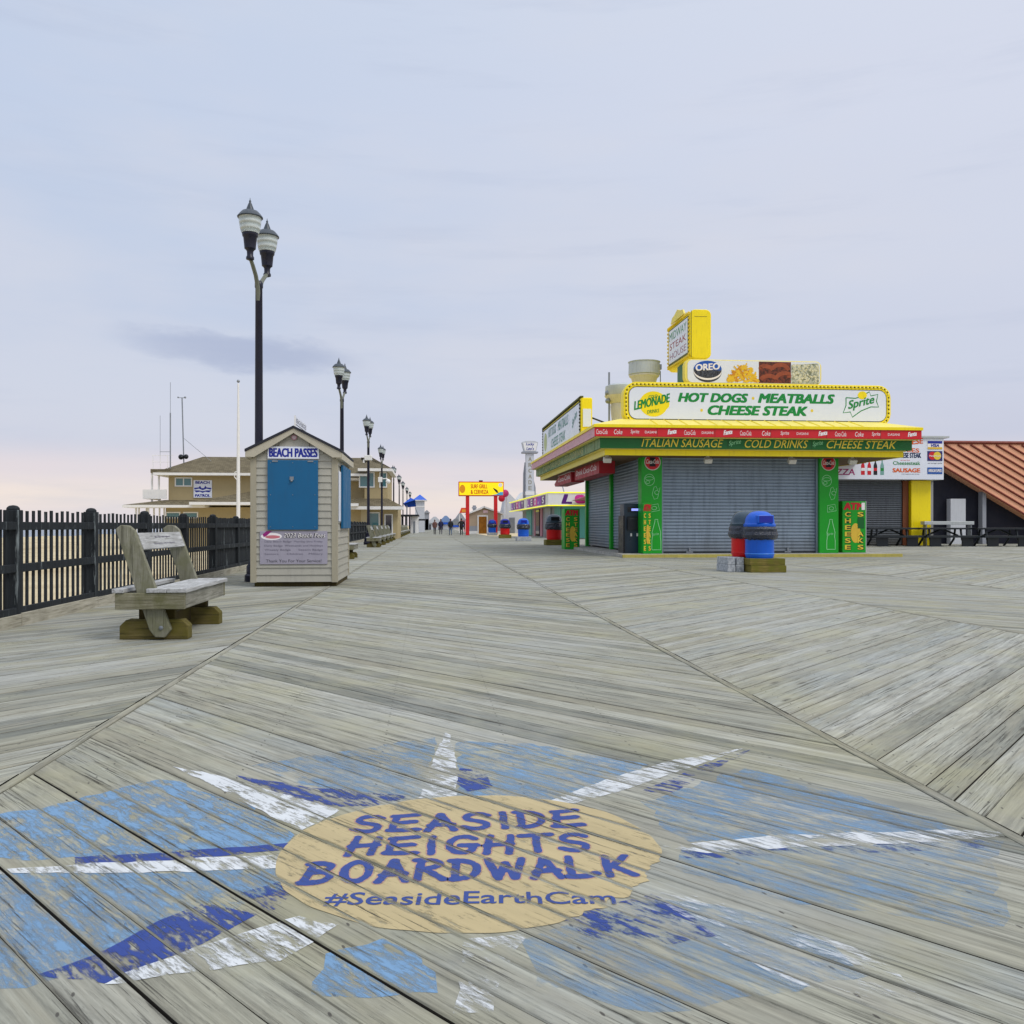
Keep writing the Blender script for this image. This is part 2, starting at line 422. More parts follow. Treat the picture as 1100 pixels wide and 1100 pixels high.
M = dict(
  deck_edge=paint('grime_and_shade_board_edge', (52,48,40), 0.95, 0.3, 9, 0.2),  # board sides: grime plus the shade of the gaps, put into the colour
  deck=m_deck(), sand=m_sand(), sea=m_sea(), fence=m_fence(),
  kick=wood('kick_board_wood', [(130,126,110),(170,166,150),(192,188,174)], 1),
  bench=wood('bench_grey_wood', [(98,97,86),(138,137,126),(170,169,160)], 1),
  bench_v=wood('bench_support_wood', [(94,93,80),(136,135,120),(166,165,152)], 2, moss=(112,113,88)),
  bench_x=wood('bench_apron_wood', [(90,88,70),(132,129,108),(160,157,138)], 0, moss=(98,98,66)),
  bench_top=wood('bench_seat_wood', [(138,138,136),(178,180,180),(206,208,210)], 1),
  foot=wood('mossy_foot_wood', [(66,58,30),(104,94,54),(128,116,74)], 0, moss=(96,90,36)),
  dark_wood=wood('damp_dark_wood', [(44,38,22),(70,60,36),(92,80,52)], 2, moss=(80,72,30)),
  siding=paint('cream_vinyl_siding', (170,168,156), 0.45, 0.09, 2, 0.05, dirt=0.3),
  trim=paint('tan_corner_trim', (164,158,138), 0.5, 0.08, 2, 0.05),
  fascia=paint('kiosk_fascia_cream', (186,180,162), 0.5, 0.08, 2, 0.05),
  kroof=paint('dark_roof_felt', (44,46,56), 0.85, 0.2, 6, 0.3),
  hatch=paint('teal_blue_panel', (10,94,140), 0.55, 0.1, 3, 0.12, dirt=0.2),
  white=paint('white_sign_face', (226,232,244), 0.35, 0.04, 1.5, 0.03, dirt=0.06),
  navy=paint('navy_lettering', (22,40,150), 0.5, 0.08, 6, 0),
  lavender=paint('lavender_banner', (160,156,170), 0.6, 0.12, 4, 0.1),
  inkgrey=paint('faded_banner_ink', (104,100,116), 0.6, 0.3, 10, 0),
  ink=paint('black_ink', (24,24,34), 0.6, 0.1, 6, 0),
  magenta=paint('magenta_mark', (150,34,120), 0.5, 0.1, 6, 0),
  lampmetal=paint('navy_black_lamp_metal', (22,24,44), 0.38, 0.2, 5, 0.05, dirt=0.15),
  armmetal=paint('grey_green_arm_metal', (112,116,104), 0.5, 0.2, 8, 0.05),
  lampcap=paint('slate_lamp_cap', (58,68,78), 0.4, 0.15, 6, 0.05),
  globe=m_globe(),
  stucco=paint('tan_stucco_wall', (176,161,124), 0.9, 0.08, 1.2, 0.3, dirt=0.2, spec=0.15),
  stucco2=paint('pale_tan_stucco', (186,174,142), 0.9, 0.07, 1.2, 0.3, dirt=0.2, spec=0.15),
  shingle=m_shingle('brown_shingles', (112,104,84)),
  whitetrim=paint('white_painted_trim', (232,232,230), 0.55, 0.05, 2, 0.05),
  glass=m_glass('teal_window_glass', (70,120,128)), glassd=m_glass('dark_window_glass', (40,44,56)),
  steel=paint('grey_steel', (140,146,152), 0.4, 0.15, 4, 0.05, metal=0.6),
  greyw=paint('pale_grey_cladding', (196,200,206), 0.7, 0.08, 0.8, 0.1),
  greym=paint('mid_grey_cladding', (148,152,160), 0.7, 0.1, 0.8, 0.1),
  blueroof=paint('bright_blue_roof', (34,92,200), 0.5, 0.1, 1, 0.05),
  blueawn=paint('blue_canvas', (30,84,190), 0.7, 0.12, 1, 0.1),
  yellow=paint('yellow_sign_paint', (250,224,6), 0.42, 0.09, 2.0, 0.06, dirt=0.3),
  yellow2=paint('pale_faded_yellow', (238,222,110), 0.55, 0.12, 1.5, 0.08, dirt=0.35),
  olive=paint('dark_olive_frame', (88,92,36), 0.6, 0.2, 4, 0.05),  # dark olive coat on sign lips, rims, edges and seams
  green=paint('bright_green_panel', (10,158,30), 0.42, 0.09, 2.0, 0.05, dirt=0.2),
  dgreen=paint('deep_green_band', (8,98,38), 0.45, 0.1, 2.0, 0.05),
  gletter=paint('green_lettering', (4,136,56), 0.45, 0.05, 3, 0),
  fgreen=paint('faded_green_lettering', (120,166,160), 0.6, 0.25, 5, 0),
  fband=m_speck('sun_faded_green_band', (96,128,84), (150,166,120), 2.2, 0.4, 0.62),
  fband2=paint('faded_band_letters', (176,176,110), 0.6, 0.2, 4, 0),
  fpink=paint('sun_faded_pink_band', (216,166,174), 0.6, 0.12, 3, 0.05),
  fwhite=paint('faded_white_lettering', (232,200,206), 0.6, 0.1, 4, 0),
  red=paint('cola_red', (206,26,40), 0.45, 0.08, 2, 0.05, dirt=0.15),
  dred=paint('deep_red_box', (170,18,36), 0.5, 0.12, 3, 0.05),
  ylet=paint('yellow_lettering', (232,204,60), 0.5, 0.1, 4, 0),
  wlet=paint('white_lettering', (244,240,240), 0.5, 0.05, 4, 0),
  outline=paint('pale_outline_drawing', (150,220,160), 0.5, 0.15, 6, 0),
  shutter=m_shutter('galvanised_roll_shutter', (138,153,168)),
  shutter2=m_shutter('dull_roll_shutter', (92,98,104)),
  soffit=paint('brown_dirty_soffit', (110,84,54), 0.8, 0.25, 2, 0.2),
  concrete=m_speck('pale_concrete', (150,148,140), (178,176,168), 6),
  block=m_speck('grey_cement_block', (146,152,158), (182,186,190), 14),
  kerby=paint('worn_yellow_kerb', (176,164,84), 0.8, 0.25, 5, 0.2, dirt=0.5),
  timber=wood('mossy_timber', [(74,66,30),(120,108,52),(142,130,74)], 0, moss=(104,106,34)),
  blue=paint('blue_bin_paint', (16,92,206), 0.38, 0.08, 4, 0.04),
  bluel=paint('blue_bin_ridge', (60,130,226), 0.35, 0.08, 4, 0.04),
  bluedk=paint('blue_bin_flap', (22,34,150), 0.4, 0.1, 4, 0.04),
  bred=paint('red_bin_paint', (216,14,20), 0.4, 0.08, 4, 0.04),
  bblack=paint('charcoal_bin_dome', (54,74,88), 0.3, 0.1, 4, 0.04),
  bag=paint('black_bin_bag', (14,28,48), 0.22, 0.3, 14, 1.0, spec=0.7),
  atmbody=paint('navy_cash_machine', (38,58,76), 0.35, 0.1, 4, 0.04),
  atmdark=paint('black_cash_machine', (16,20,28), 0.35, 0.1, 4, 0.04),
  screen=emit('lit_blue_strip', (150,160,255), 1.2),
  fan=paint('galvanised_fan', (186,194,196), 0.5, 0.12, 4, 0.08, metal=0.1, dirt=0.5),
  fancream=paint('cream_fan_neck', (206,204,194), 0.55, 0.12, 3, 0.08, dirt=0.5),
  rust=paint('rusty_duct', (146,100,40), 0.8, 0.3, 5, 0.2),
  oreoblue=paint('print_blue', (22,84,180), 0.4, 0.1, 5, 0), cookie=m_speck('print_dark_biscuit', (22,24,36), (70,76,90), 16),
  fries=paint('print_fries', (244,190,36), 0.5, 0.3, 9, 0), friesd=paint('print_fries_shade', (206,138,20), 0.5, 0.3, 9, 0),
  sausage=paint('print_sausage', (150,74,44), 0.4, 0.35, 7, 0), sausaged=m_speck('print_grill', (60,24,18), (120,52,34), 9),
  popcorn=m_speck('print_popcorn', (226,226,206), (196,190,150), 18), popdark=m_speck('print_popcorn_back', (120,126,104), (196,200,186), 14),
  silver=paint('silver_metal_frame', (190,196,196), 0.4, 0.1, 4, 0.04, metal=0.3),
  bulb=paint('yellow_bulbs', (255,236,120), 0.25, 0.1, 20, 0),
  gap=paint('dark_gap_paint', (46,44,20), 0.7, 0.1, 6, 0),
  sky_letter=paint('orange_red_letter', (224,78,20), 0.5, 0.1, 5, 0),
  purple=paint('purple_letter', (88,20,120), 0.5, 0.2, 3, 0), pink=paint('hot_pink_letter', (222,56,160), 0.5, 0.2, 3, 0),
  violet=paint('violet_panel', (150,60,190), 0.5, 0.4, 1.2, 0),
  neon=emit('yellow_neon_tube', (244,240,30), 0.7), yglow=emit('backlit_yellow_face', (255,226,0), 0.55),
  turq=paint('turquoise_wall', (96,176,170), 0.6, 0.1, 1, 0.08), rose=paint('rose_wall', (190,130,150), 0.6, 0.12, 1, 0.08),
  tan=paint('tan_hut_wall', (176,156,134), 0.7, 0.1, 1, 0.1), door=wood('brown_door_wood', [(110,66,16),(160,104,34),(186,128,50)], 2),
  orange=paint('orange_metal_roof', (240,176,140), 0.5, 0.1, 1, 0.05), darkseam=paint('dark_red_seam', (120,50,34), 0.6, 0.1, 3, 0),
  darkopen=paint('dark_interior', (30,32,44), 0.9, 0.2, 2, 0),
  blackmetal=paint('black_coated_metal', (26,34,40), 0.4, 0.15, 5, 0.05),
  postred=paint('red_post', (214,32,36), 0.5, 0.15, 3, 0.1), goldy=paint('gold_box', (222,184,60), 0.5, 0.15, 3, 0),
)
def flat(name, c, rough=0.7): return paint(name, c, rough, 0.12, 8, 0.05)

# ================================================================== GROUND
planks = []          # (polygon, d, n, z, tint, u0, v0) kept for the painted mural
def lay_deck():
    mb = MB(); seam = MB()
    edges = [-4.62, -1.77, 2.06, 6.0, 9.9, 13.8, 17.7, 21.6, 25.5, 29.4, 33.3, 37.2, 41.1]
    angs = [-40, 40, -45, 42, -45, 45, -45, 45, -45, 45, -45, 45]
    rnd = random.Random(11)
    for si in range(len(edges)-1):
        x0, x1 = edges[si]+0.033, edges[si+1]-0.033
        a = R(angs[si])
        # angle is measured from +Y towards -X for positive values
        d = Vector((-math.sin(a), math.cos(a))); n = Vector((math.cos(a), math.sin(a)))
        if n.y < 0: n = -n
        Y0 = -1.0 if si < 4 else 3.0
        Y1 = 236 if si < 3 else (84 if si == 3 else 66)
        cmin = min(n.x*x0, n.x*x1) + n.y*Y0; cmax = max(n.x*x0, n.x*x1) + n.y*Y1
        c = cmin
        while c < cmax:
            w = rnd.choice((0.136, 0.138, 0.14, 0.14)); gap = rnd.choice((0.0015, 0.002, 0.003, 0.004, 0.006, 0.0075))
            z = rnd.uniform(-0.0025, 0.0025); tint = rnd.random(); u0 = rnd.uniform(0, 300); v0 = float(rnd.randrange(300))
            sg = 1 if d.x > 0 else -1
            def pt(x, cc): return Vector((x, (cc - n.x*x)/n.y))
            ch = 0.0035; rows = [(c, -0.04), (c, z-ch), (c+ch, z), (c+w-ch, z), (c+w, z-ch), (c+w, -0.04)]
            vs = []; uvr = []
            for cc, zz in rows:
                p, q = pt(x0, cc), pt(x1, cc)
                vs += [(p.x, p.y, zz), (q.x, q.y, zz)]
                uvr += [(p.dot(d)+u0, cc-c+v0), (q.dot(d)+u0, cc-c+v0)]
            fs = []; uvs = []
            for i in range(5):
                f = (2*i, 2*i+1, 2*i+3, 2*i+2)
                fs.append(f); uvs.append([uvr[k] for k in f])
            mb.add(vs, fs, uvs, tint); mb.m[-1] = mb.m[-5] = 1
            if si == 1 and c < 6.5:
                planks.append(([pt(x0, c+ch), pt(x1, c+ch), pt(x1, c+w-ch), pt(x0, c+w-ch)], d.copy(), n.copy(), z, tint, u0, v0-c))
            c += w + gap
    for e, hw in [(e, 0.024) for e in edges[1:-1]]:
        y = -1.0 if e < 10 else 3.0; end = 236 if e < 7 else 70
        while y < end:
            L = rnd.uniform(3.2, 5.2); y2 = min(end, y+L)
            o = rnd.uniform(0, 300); z = 0.0035+rnd.uniform(-0.001, 0.0015); dx = rnd.uniform(-0.004, 0.004)
            vs = [(e-hw+dx, y, -0.03), (e-hw+dx, y, z-0.004), (e-hw+0.004+dx, y, z), (e+hw-0.004+dx, y, z), (e+hw+dx, y, z-0.004), (e+hw+dx, y, -0.03)]
            vs = vs + [(a_, y2-0.006, c_) for a_, b_, c_ in vs]
            fs = [(i, i+1, 7+i, 6+i) for i in range(5)]
            fs = [f[::-1] for f in fs]
            uvs = [[(vs[k][1]+o, vs[k][0]+o) for k in f] for f in fs]
            mb.add(vs, fs, uvs, rnd.choice((0.5, 0.54, 0.2, 0.97)))
            y = y2
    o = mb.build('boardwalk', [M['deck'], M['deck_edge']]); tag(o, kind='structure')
lay_deck()

def grid_sheet(name, mat, x0, x1, y0, y1, nx, ny, zf):
    mb = MB()
    vs = [(x0+(x1-x0)*i/nx, y0+(y1-y0)*j/ny, zf(x0+(x1-x0)*i/nx, y0+(y1-y0)*j/ny)) for j in range(ny+1) for i in range(nx+1)]
    fs = [(j*(nx+1)+i, j*(nx+1)+i+1, (j+1)*(nx+1)+i+1, (j+1)*(nx+1)+i) for j in range(ny) for i in range(nx)]
    mb.add(vs, fs); return tag(mb.build(name, mat, smooth=True), kind='structure')
def dune(x, y):
    if x > -5.2: return -0.75
    return -0.75 + 0.5*max(0, mnoise.noise((x*0.12, y*0.08, 3))) * min(1, (-5.2-x)/3)
grid_sheet('beach', M['sand'], -60, -4.2, -6, 240, 80, 160, dune)
tag(MB().poly([(-90, -300, -1.0), (3000, -300, -1.0), (3000, 3000, -1.0), (-90, 3000, -1.0)]).build('sand_ground', M['sand']), kind='structure')
tag(MB().poly([(-4000, -600, -0.98), (-58, -600, -0.98), (-58, 4000, -0.98), (-4000, 4000, -0.98)]).build('sea', M['sea']), kind='structure')

# ------------------------------------------------------------------ painted sun
def clip(poly, quad):
    out = poly
    n = len(quad); ar = sum(quad[i].x*quad[(i+1)%n].y-quad[(i+1)%n].x*quad[i].y for i in range(n))
    q = quad if ar > 0 else quad[::-1]
    for i in range(n):
        a, b = q[i], q[(i+1)%n]; inp = out; out = []
        if not inp: break
        e = b - a
        def side(p): return e.x*(p.y-a.y) - e.y*(p.x-a.x)
        for k in range(len(inp)):
            p, r = inp[k], inp[(k+1)%len(inp)]; sp, sr = side(p), side(r)
            if sp >= 0: out.append(p)
            if (sp >= 0) != (sr >= 0): out.append(p + (r-p)*(sp/(sp-sr)))
    return out
def lay_paint(name, mat, tris, layer, parent):
    mb = MB()
    for tr in tris:
        xs = [p.x for p in tr]; ys = [p.y for p in tr]
        for quad, d, n, z, tint, u0, v0 in planks:
            cs = [n.dot(p) for p in tr]; q0, q1 = n.dot(quad[0]), n.dot(quad[2])
            if max(cs) < q0 or min(cs) > q1: continue
            pg = clip(tr, quad)
            if len(pg) < 3: continue
            ar = sum(pg[i].x*pg[(i+1)%len(pg)].y-pg[(i+1)%len(pg)].x*pg[i].y for i in range(len(pg)))
            if abs(ar) < 1e-7: continue
            if ar < 0: pg = pg[::-1]
            mb.add([(p.x, p.y, z+0.0006+0.0005*layer) for p in pg], [tuple(range(len(pg)))],
                   [[(p.dot(d)+u0, n.dot(p)+v0) for p in pg]], tint)
    return mb.build(name, mat, parent)
def tri(poly):
    ts = tessellate_polygon([[Vector((p[0], p[1], 0)) for p in poly]])
    return [[Vector(poly[i][:2]) for i in t] for t in ts]
def gp(pts, amp=.012):                        # photo measurements -> ground outline with a brushed, uneven edge
    w = [Vector(p[1:]) if p[0] == 'w' else Vector(G(*p)) for p in pts]; out = []
    for i in range(len(w)):
        a, b = w[i], w[(i+1)%len(w)]; L = (b-a).length; k = max(1, int(L/0.05))
        for j in range(k):
            p = a + (b-a)*(j/k)
            q = mnoise.noise((p.x*9, p.y*9, 2.0))*amp + mnoise.noise((p.x*31, p.y*31, 4.0))*amp*.5
            t = (b-a).normalized(); out.append((p.x - t.y*q, p.y + t.x*q))
    return out
mural = thing('boardwalk_mural', 'round tan sun with white and blue rays and lettering painted on the boards', 'mural', (0, 0, 0))
BL, DB, WH = (116,154,190), (44,68,142), (212,217,220)
mats_p = {}
def pm(c, w, nm, soft=.05, top=1.0):
    k = (c, w, soft, top)
    if k not in mats_p: mats_p[k] = m_flake(nm, c, w, soft, .2, top)
    return mats_p[k]
def ext(a, b, k):                   # continue a painted edge in a straight line on the floor
    A, B = Vector(G(*a)), Vector(G(*b)); p = A+(B-A)*k
    return ('w', p.x, p.y)
P_ = [  # name, colour, wear, softness, strength, layer, outline in photo pixels
 ('sky_patch', BL, 0.468, .07, .93, 0, [(-40,884),(78,860),(175,836),(262,866),(318,897),(300,910),(78,921),(-40,926)]),
 ('sky_patch', BL, 0.485, .09, .9, 0, [(-40,938),(295,934),(310,950),(255,975),(185,1000),(113,1021),(60,1050),(-40,1075)]),
 ('sky_patch', BL, 0.51, .12, .88, 0, [(270,822),(470,792),(452,856),(385,862)]),
 ('sky_patch', BL, 0.497, .12, .92, 0, [(492,797),(570,800),(700,822),(615,862),(560,860),(490,853)]),
 ('sky_patch', BL, 0.495, .12, .95, 0, [(690,862),(800,826),(900,850),(1000,880),(1040,898),(740,905),(715,893)]),
 ('sky_patch', BL, 0.505, .15, .8, 0, [(735,912),(1070,903),(1080,1000),(960,985),(800,960),(725,930)]),
 ('sky_patch', BL, 0.48, .07, .93, 0, [(352,1026),(412,1008),(448,1026),(470,1070),(330,1070)]),
 ('sky_patch', BL, 0.51, .15, .75, 0, [(560,1010),(700,965),(830,980),(940,1050),(700,1090),(580,1060)]),
 ('dark_ray', DB, 0.462, .05, .95, 1, [(80,922),(190,916),(318,905),(318,913),(180,925),(80,930),('w',0,0),('w',0,1)]),
 ('dark_ray', DB, 0.475, .05, .95, 1, [(252,833),(330,845),(440,856),(400,866),(352,868),(300,852)]),
 ('dark_ray', DB, 0.462, .05, .95, 1, [(113,1021),(172,990),(219,970),(272,981),(219,1014),ext((298,985),(207,1020),1.9),ext((280,955),(130,1012),1.5)]),
 ('dark_ray', DB, 0.525, .04, .95, 1, [(219,970),(262,958),(310,944),(314,962),(296,978),(272,981)]),
 ('dark_ray', DB, 0.475, .05, .95, 1, [(494,826),(520,827),(530,846),(500,851),(488,840)]),
 ('dark_ray', DB, 0.515, .05, .95, 1, [(806,805),(770,826),(722,852),(690,850),(740,828)]),
 ('dark_ray', DB, 0.53, .05, .9, 1, [(725,914),(850,908),(1050,902),(1080,910),(900,919),(740,922)]),
 ('dark_ray', DB, 0.515, .04, .95, 1, [(600,985),(700,960),(740,980),(770,1005),(700,1018),(630,1008)]),
 ('white_ray', WH, 0.455, .05, .95, 2, [(186,824),(228,832),(366,870),(322,894),(255,858)]),
 ('white_ray', WH, 0.46, .05, .95, 2, [(-60,938),(78,930),(220,922),(300,919),(300,933),(220,936),(78,939)]),
 ('white_ray', WH, 0.475, .05, .9, 2, [(478,787),(484,790),(490,822),(490,856),(450,858),(462,825)]),
 ('white_ray', WH, 0.465, .06, .9, 2, [(798,804),(740,826),(680,846),(618,864),(588,862),(650,838),(720,818)]),
 ('white_ray', WH, 0.485, .06, .9, 2, [(712,910),(830,898),(1022,892),(1090,895),(1022,905),(850,911),(760,917)]),
 ('white_ray', WH, 0.475, .05, .95, 2, [(207,1020),(258,1003),(323,984),(363,994),(323,1020),ext((363,994),(323,1020),1.5),ext((298,985),(207,1020),1.9)]),
 ('white_ray', WH, 0.53, .06, .9, 2, [(500,1008),(570,1002),(548,1030),(530,1090),(490,1090)]),
 ('white_ray', WH, 0.56, .06, .8, 2, [(690,955),(760,965),(950,1030),(1000,1080),(850,1060),(740,990)]),
]
for idx, (nm, c, w, sf, tp, ly, pts) in enumerate(P_):
    pts = [p for p in pts if p not in (('w',0,0),('w',0,1))]
    lay_paint(nm, pm(c, w, nm, sf, tp), tri(gp(pts, .045 if nm == 'sky_patch' else .016)), ly+idx*.04, mural)
# the disc: ragged on its lower right edge
cx, cy = 0.145, 2.985
disc = []
for i in range(220):
    a = 2*math.pi*i/220
    r = 0.628 + 0.010*mnoise.noise((math.cos(a)*6, math.sin(a)*6, 1))
    if -70 < (math.degrees(a) if a < math.pi else math.degrees(a)-360) < -8:
        q_ = min(1, ((math.degrees(a)-360)+70)/12, (-8-(math.degrees(a)-360))/12); r -= q_*(0.02 + 0.06*abs(mnoise.noise((math.cos(a)*7, math.sin(a)*7, 5))) + .02*mnoise.noise((math.cos(a)*30, math.sin(a)*30, 2)))
    disc.append((cx + r*math.cos(a)*1.02, cy + r*math.sin(a)*0.965))
lay_paint('sun_disc', pm((188,172,130), 0.405, 'tan_paint', .07, .93), tri(disc), 3, mural)

GL = {  # brush letters as strokes in a unit box
 'S': [[(.92,.86),(.7,.98),(.38,.97),(.14,.84),(.13,.66),(.34,.54),(.64,.48),(.86,.36),(.86,.18),(.62,.04),(.3,.03),(.02,.16)]],
 'E': [[(.2,.95),(.12,.5),(.06,.02)],[(.12,.92),(.5,.95),(.92,1.0)],[(.14,.5),(.5,.52),(.82,.56)],[(.02,.05),(.5,.03),(.94,.08)]],
 'A': [[(.48,1.0),(.3,.5),(.02,-.02)],[(.5,1.0),(.72,.5),(.98,.0)],[(.16,.3),(.5,.36),(.86,.34)]],
 'I': [[(.5,1.0),(.46,.5),(.5,0.0)]],
 'D': [[(.14,.98),(.12,.5),(.1,.02)],[(.02,.96),(.45,.96),(.84,.78),(.92,.5),(.74,.2),(.4,.04),(.04,.02)]],
 'H': [[(.2,1.0),(.12,.5),(.04,.0)],[(.92,1.0),(.86,.5),(.8,.0)],[(.1,.46),(.5,.5),(.88,.52)]],
 'G': [[(.94,.84),(.7,.98),(.36,.94),(.1,.7),(.06,.36),(.26,.08),(.6,.02),(.88,.16),(.9,.44)],[(.52,.46),(.75,.45),(.98,.46)]],
 'T': [[(.0,.93),(.5,.95),(1.0,1.0)],[(.52,.95),(.48,.5),(.46,.0)]],
 'B': [[(.2,1.0),(.13,.5),(.04,.02)],[(.06,.94),(.5,1.0),(.86,.86),(.76,.64),(.22,.54)],[(.22,.54),(.7,.54),(.96,.34),(.76,.1),(.4,.02),(.0,.03)]],
 'O': [[(.5,.98),(.2,.9),(.04,.6),(.08,.25),(.34,.03),(.66,.05),(.92,.3),(.95,.65),(.78,.92),(.46,.99)]],
 'R': [[(.18,.98),(.13,.5),(.08,.0)],[(.02,.95),(.5,1.0),(.88,.84),(.8,.62),(.2,.48)],[(.3,.5),(.6,.28),(1.0,-.02)]],
 'W': [[(.0,1.0),(.12,.5),(.26,.02)],[(.26,.02),(.4,.4),(.5,.8)],[(.5,.8),(.62,.4),(.72,.02)],[(.72,.02),(.88,.5),(1.0,1.0)]],
 'L': [[(.14,1.0),(.1,.5),(.08,.04)],[(.02,.05),(.5,.03),(.96,.14)]],
 'K': [[(.2,1.0),(.14,.5),(.1,.0)],[(.96,1.0),(.6,.66),(.2,.42)],[(.34,.5),(.62,.28),(1.0,.02)]],
}
def brush_word(word, x0, x1, yb0, yb1, yt, th=0.15):
    """letters of one painted line; ends of the baseline and top given as ground points"""
    o = Vector(G(x0, yb0)); e = Vector(G(x1, yb1)); ux = (e-o); L = ux.length; ux.normalize(); uy = Vector((-ux.y, ux.x))
    H = (Vector(G((x0+x1)/2, yt)) - Vector(G((x0+x1)/2, (yb0+yb1)/2))).length
    wd = [0.42 if ch == 'I' else (1.25 if ch == 'W' else 1.0) for ch in word]; tot = sum(wd)+0.3*(len(word)-1); x = 0; out = []
    rr = random.Random(word); cell = 0.0042
    for ch, w in zip(word, wd):
        lw = w/tot*L; jz = rr.uniform(-.02, .02)*H; segs = []; th0 = .19
        for st in GL[ch]:
            pts = []
            for i in range(len(st)-1):
                for j in range(3): pts.append(tuple(st[i][k]+(st[i+1][k]-st[i][k])*j/3 for k in (0,1)))
            pts.append(st[-1])
            for _ in range(2):
                pts = [pts[0]]+[tuple((pts[i-1][k]+2*pts[i][k]+pts[i+1][k])/4 for k in (0,1)) for i in range(1,len(pts)-1)]+[pts[-1]]
            g = [(x + px*lw + py*H*.0, py*H*(.98-th0) + jz + th0/2*H) for px, py in pts]
            for a, b in zip(g, g[1:]):
                dx, dy = b[0]-a[0], b[1]-a[1]; l = math.hypot(dx, dy) or 1e-6
                segs.append((a[0], a[1], dx, dy, l, H*.5*(th-.06*abs(dy/l))))
        def f(px, py):
            best = 9
            for ax, ay, dx, dy, l, t in segs:
                q = max(0, min(1, ((px-ax)*dx+(py-ay)*dy)/(l*l))); d = math.hypot(px-ax-q*dx, py-ay-q*dy)-t
                if d < best: best = d
            return best + .0028*mnoise.noise((px*70, py*70, 3)) + .003*mnoise.noise((px*25, py*25, 8))
        gx0, gy0 = x-.03, -.05*H-.02; nx = int((lw+.09)/cell); ny = int((1.15*H+.04)/cell)
        val = [[f(gx0+i*cell, gy0+j*cell) for i in range(nx+1)] for j in range(ny+1)]
        P = lambda px, py: o+ux*px+uy*py
        for j in range(ny):
            run = None
            for i in range(nx+1):
                c4 = None
                if i < nx: c4 = (val[j][i], val[j][i+1], val[j+1][i+1], val[j+1][i])
                full = c4 is not None and max(c4) < 0
                if full:
                    if run is None: run = i
                    continue
                if run is not None:
                    xa, xb, ya, yb = gx0+run*cell, gx0+i*cell, gy0+j*cell, gy0+(j+1)*cell
                    out.append([P(xa,ya), P(xb,ya), P(xb,yb), P(xa,yb)]); run = None
                if c4 is None or min(c4) >= 0: continue
                cs = [(gx0+i*cell, gy0+j*cell), (gx0+(i+1)*cell, gy0+j*cell), (gx0+(i+1)*cell, gy0+(j+1)*cell), (gx0+i*cell, gy0+(j+1)*cell)]
                pg = []
                for k in range(4):
                    a, b, va, vb = cs[k], cs[(k+1)%4], c4[k], c4[(k+1)%4]
                    if va < 0: pg.append(P(*a))
                    if (va < 0) != (vb < 0):
                        q = va/(va-vb); pg.append(P(a[0]+(b[0]-a[0])*q, a[1]+(b[1]-a[1])*q))
                if len(pg) >= 3: out.append(pg)
        x += lw + 0.3/tot*L
    return out
blp = pm((48,72,142), 0.41, 'blue_letter_paint', .06, .95)
halo = pm((176,140,124), 0.47, 'old_letter_ghost')
for k, args in enumerate((('SEASIDE',378,628,897,890,872), ('HEIGHTS',371,637,922,917,896), ('BOARDWALK',322,684,953,944,921))):
    lay_paint('lettering', halo, brush_word(*args, th=0.235), 4, mural)
    lay_paint('lettering', blp, brush_word(*args, th=0.19), 5, mural)
def ground_text(body, x0, x1, yb, yt, off):
    o = Vector(G(x0, yb)); e = Vector(G(x1, yb-2)); ux = (e-o); L = ux.length; ux.normalize(); uy = Vector((-ux.y, ux.x))
    H = (Vector(G(500, yt)) - Vector(G(500, yb))).length
    vs, fs, asp = text_geo(body, .012)
    out = []
    for f in fs:
        p = [o + ux*vs[i][0]*L + uy*vs[i][1]*H for i in f]
        for i in range(1, len(p)-1): out.append([p[0], p[i], p[i+1]])
    return out
lay_paint('lettering', pm((48,72,142), 0.41, 'blue_tag_paint', .06, .95), ground_text('#SeasideEarthCam', 345, 663, 975, 960, 0.022), 6, mural)

# ================================================================== FENCE
FX = -4.5
fence = thing('picket_fence', 'long black stained picket fence with worn white patches along the boardwalk edge', 'fence', (FX, 0, 0))
rnd = random.Random(5)
post_y = [12.34 + 2.24*k for k in range(-4, 26)]
for i, y in enumerate(post_y):
    h = 1.30 + rnd.uniform(-.01, .012)
    mb = MB(); hw = 0.075
    mb.box(-hw, hw, y-hw, y+hw, -0.1, h-0.03)
    mb.lathe([(hw*0.98, h-0.03), (hw*0.9, h-0.005), (hw*0.6, h+0.015), (hw*0.1, h+0.022)], (0, y, 0), 8)
    mb.build('post', M['fence'], fence, bevel=0.008)
    if i == len(post_y)-1: break
    y2 = post_y[i+1]
    rb = MB()
    for z in (0.16, 0.63, 1.09):
        rb.box(0.03, 0.072, y+hw, y2-hw, z-0.045+rnd.uniform(-.006,.006), z+0.045)
    rb.build('rail', M['fence'], fence, bevel=0.004)
    pb = MB(); n = 13 if i < 7 else 19; step = (y2-y-2*hw)/n
    for k in range(n):
        yy = y+hw+(k+0.5)*step + rnd.uniform(-.006,.006); pw = (0.062 if i < 7 else 0.092) + rnd.uniform(-.004, .006)
        t = 1.26+rnd.uniform(-.012,.012)
        pb.obox((0.008, yy, (0.1+t)/2), (0.013, pw, t-0.1), (rnd.uniform(-.008,.008), 0, rnd.uniform(-.03,.03)))
    pb.build('picket_panel', M['fence'], fence)
    MB().box(0.0, 0.092, y+0.01, y2-0.004, -0.02, 0.135+rnd.uniform(-.006,.006)).build('kick_board', M['kick'], fence, bevel=0.006)

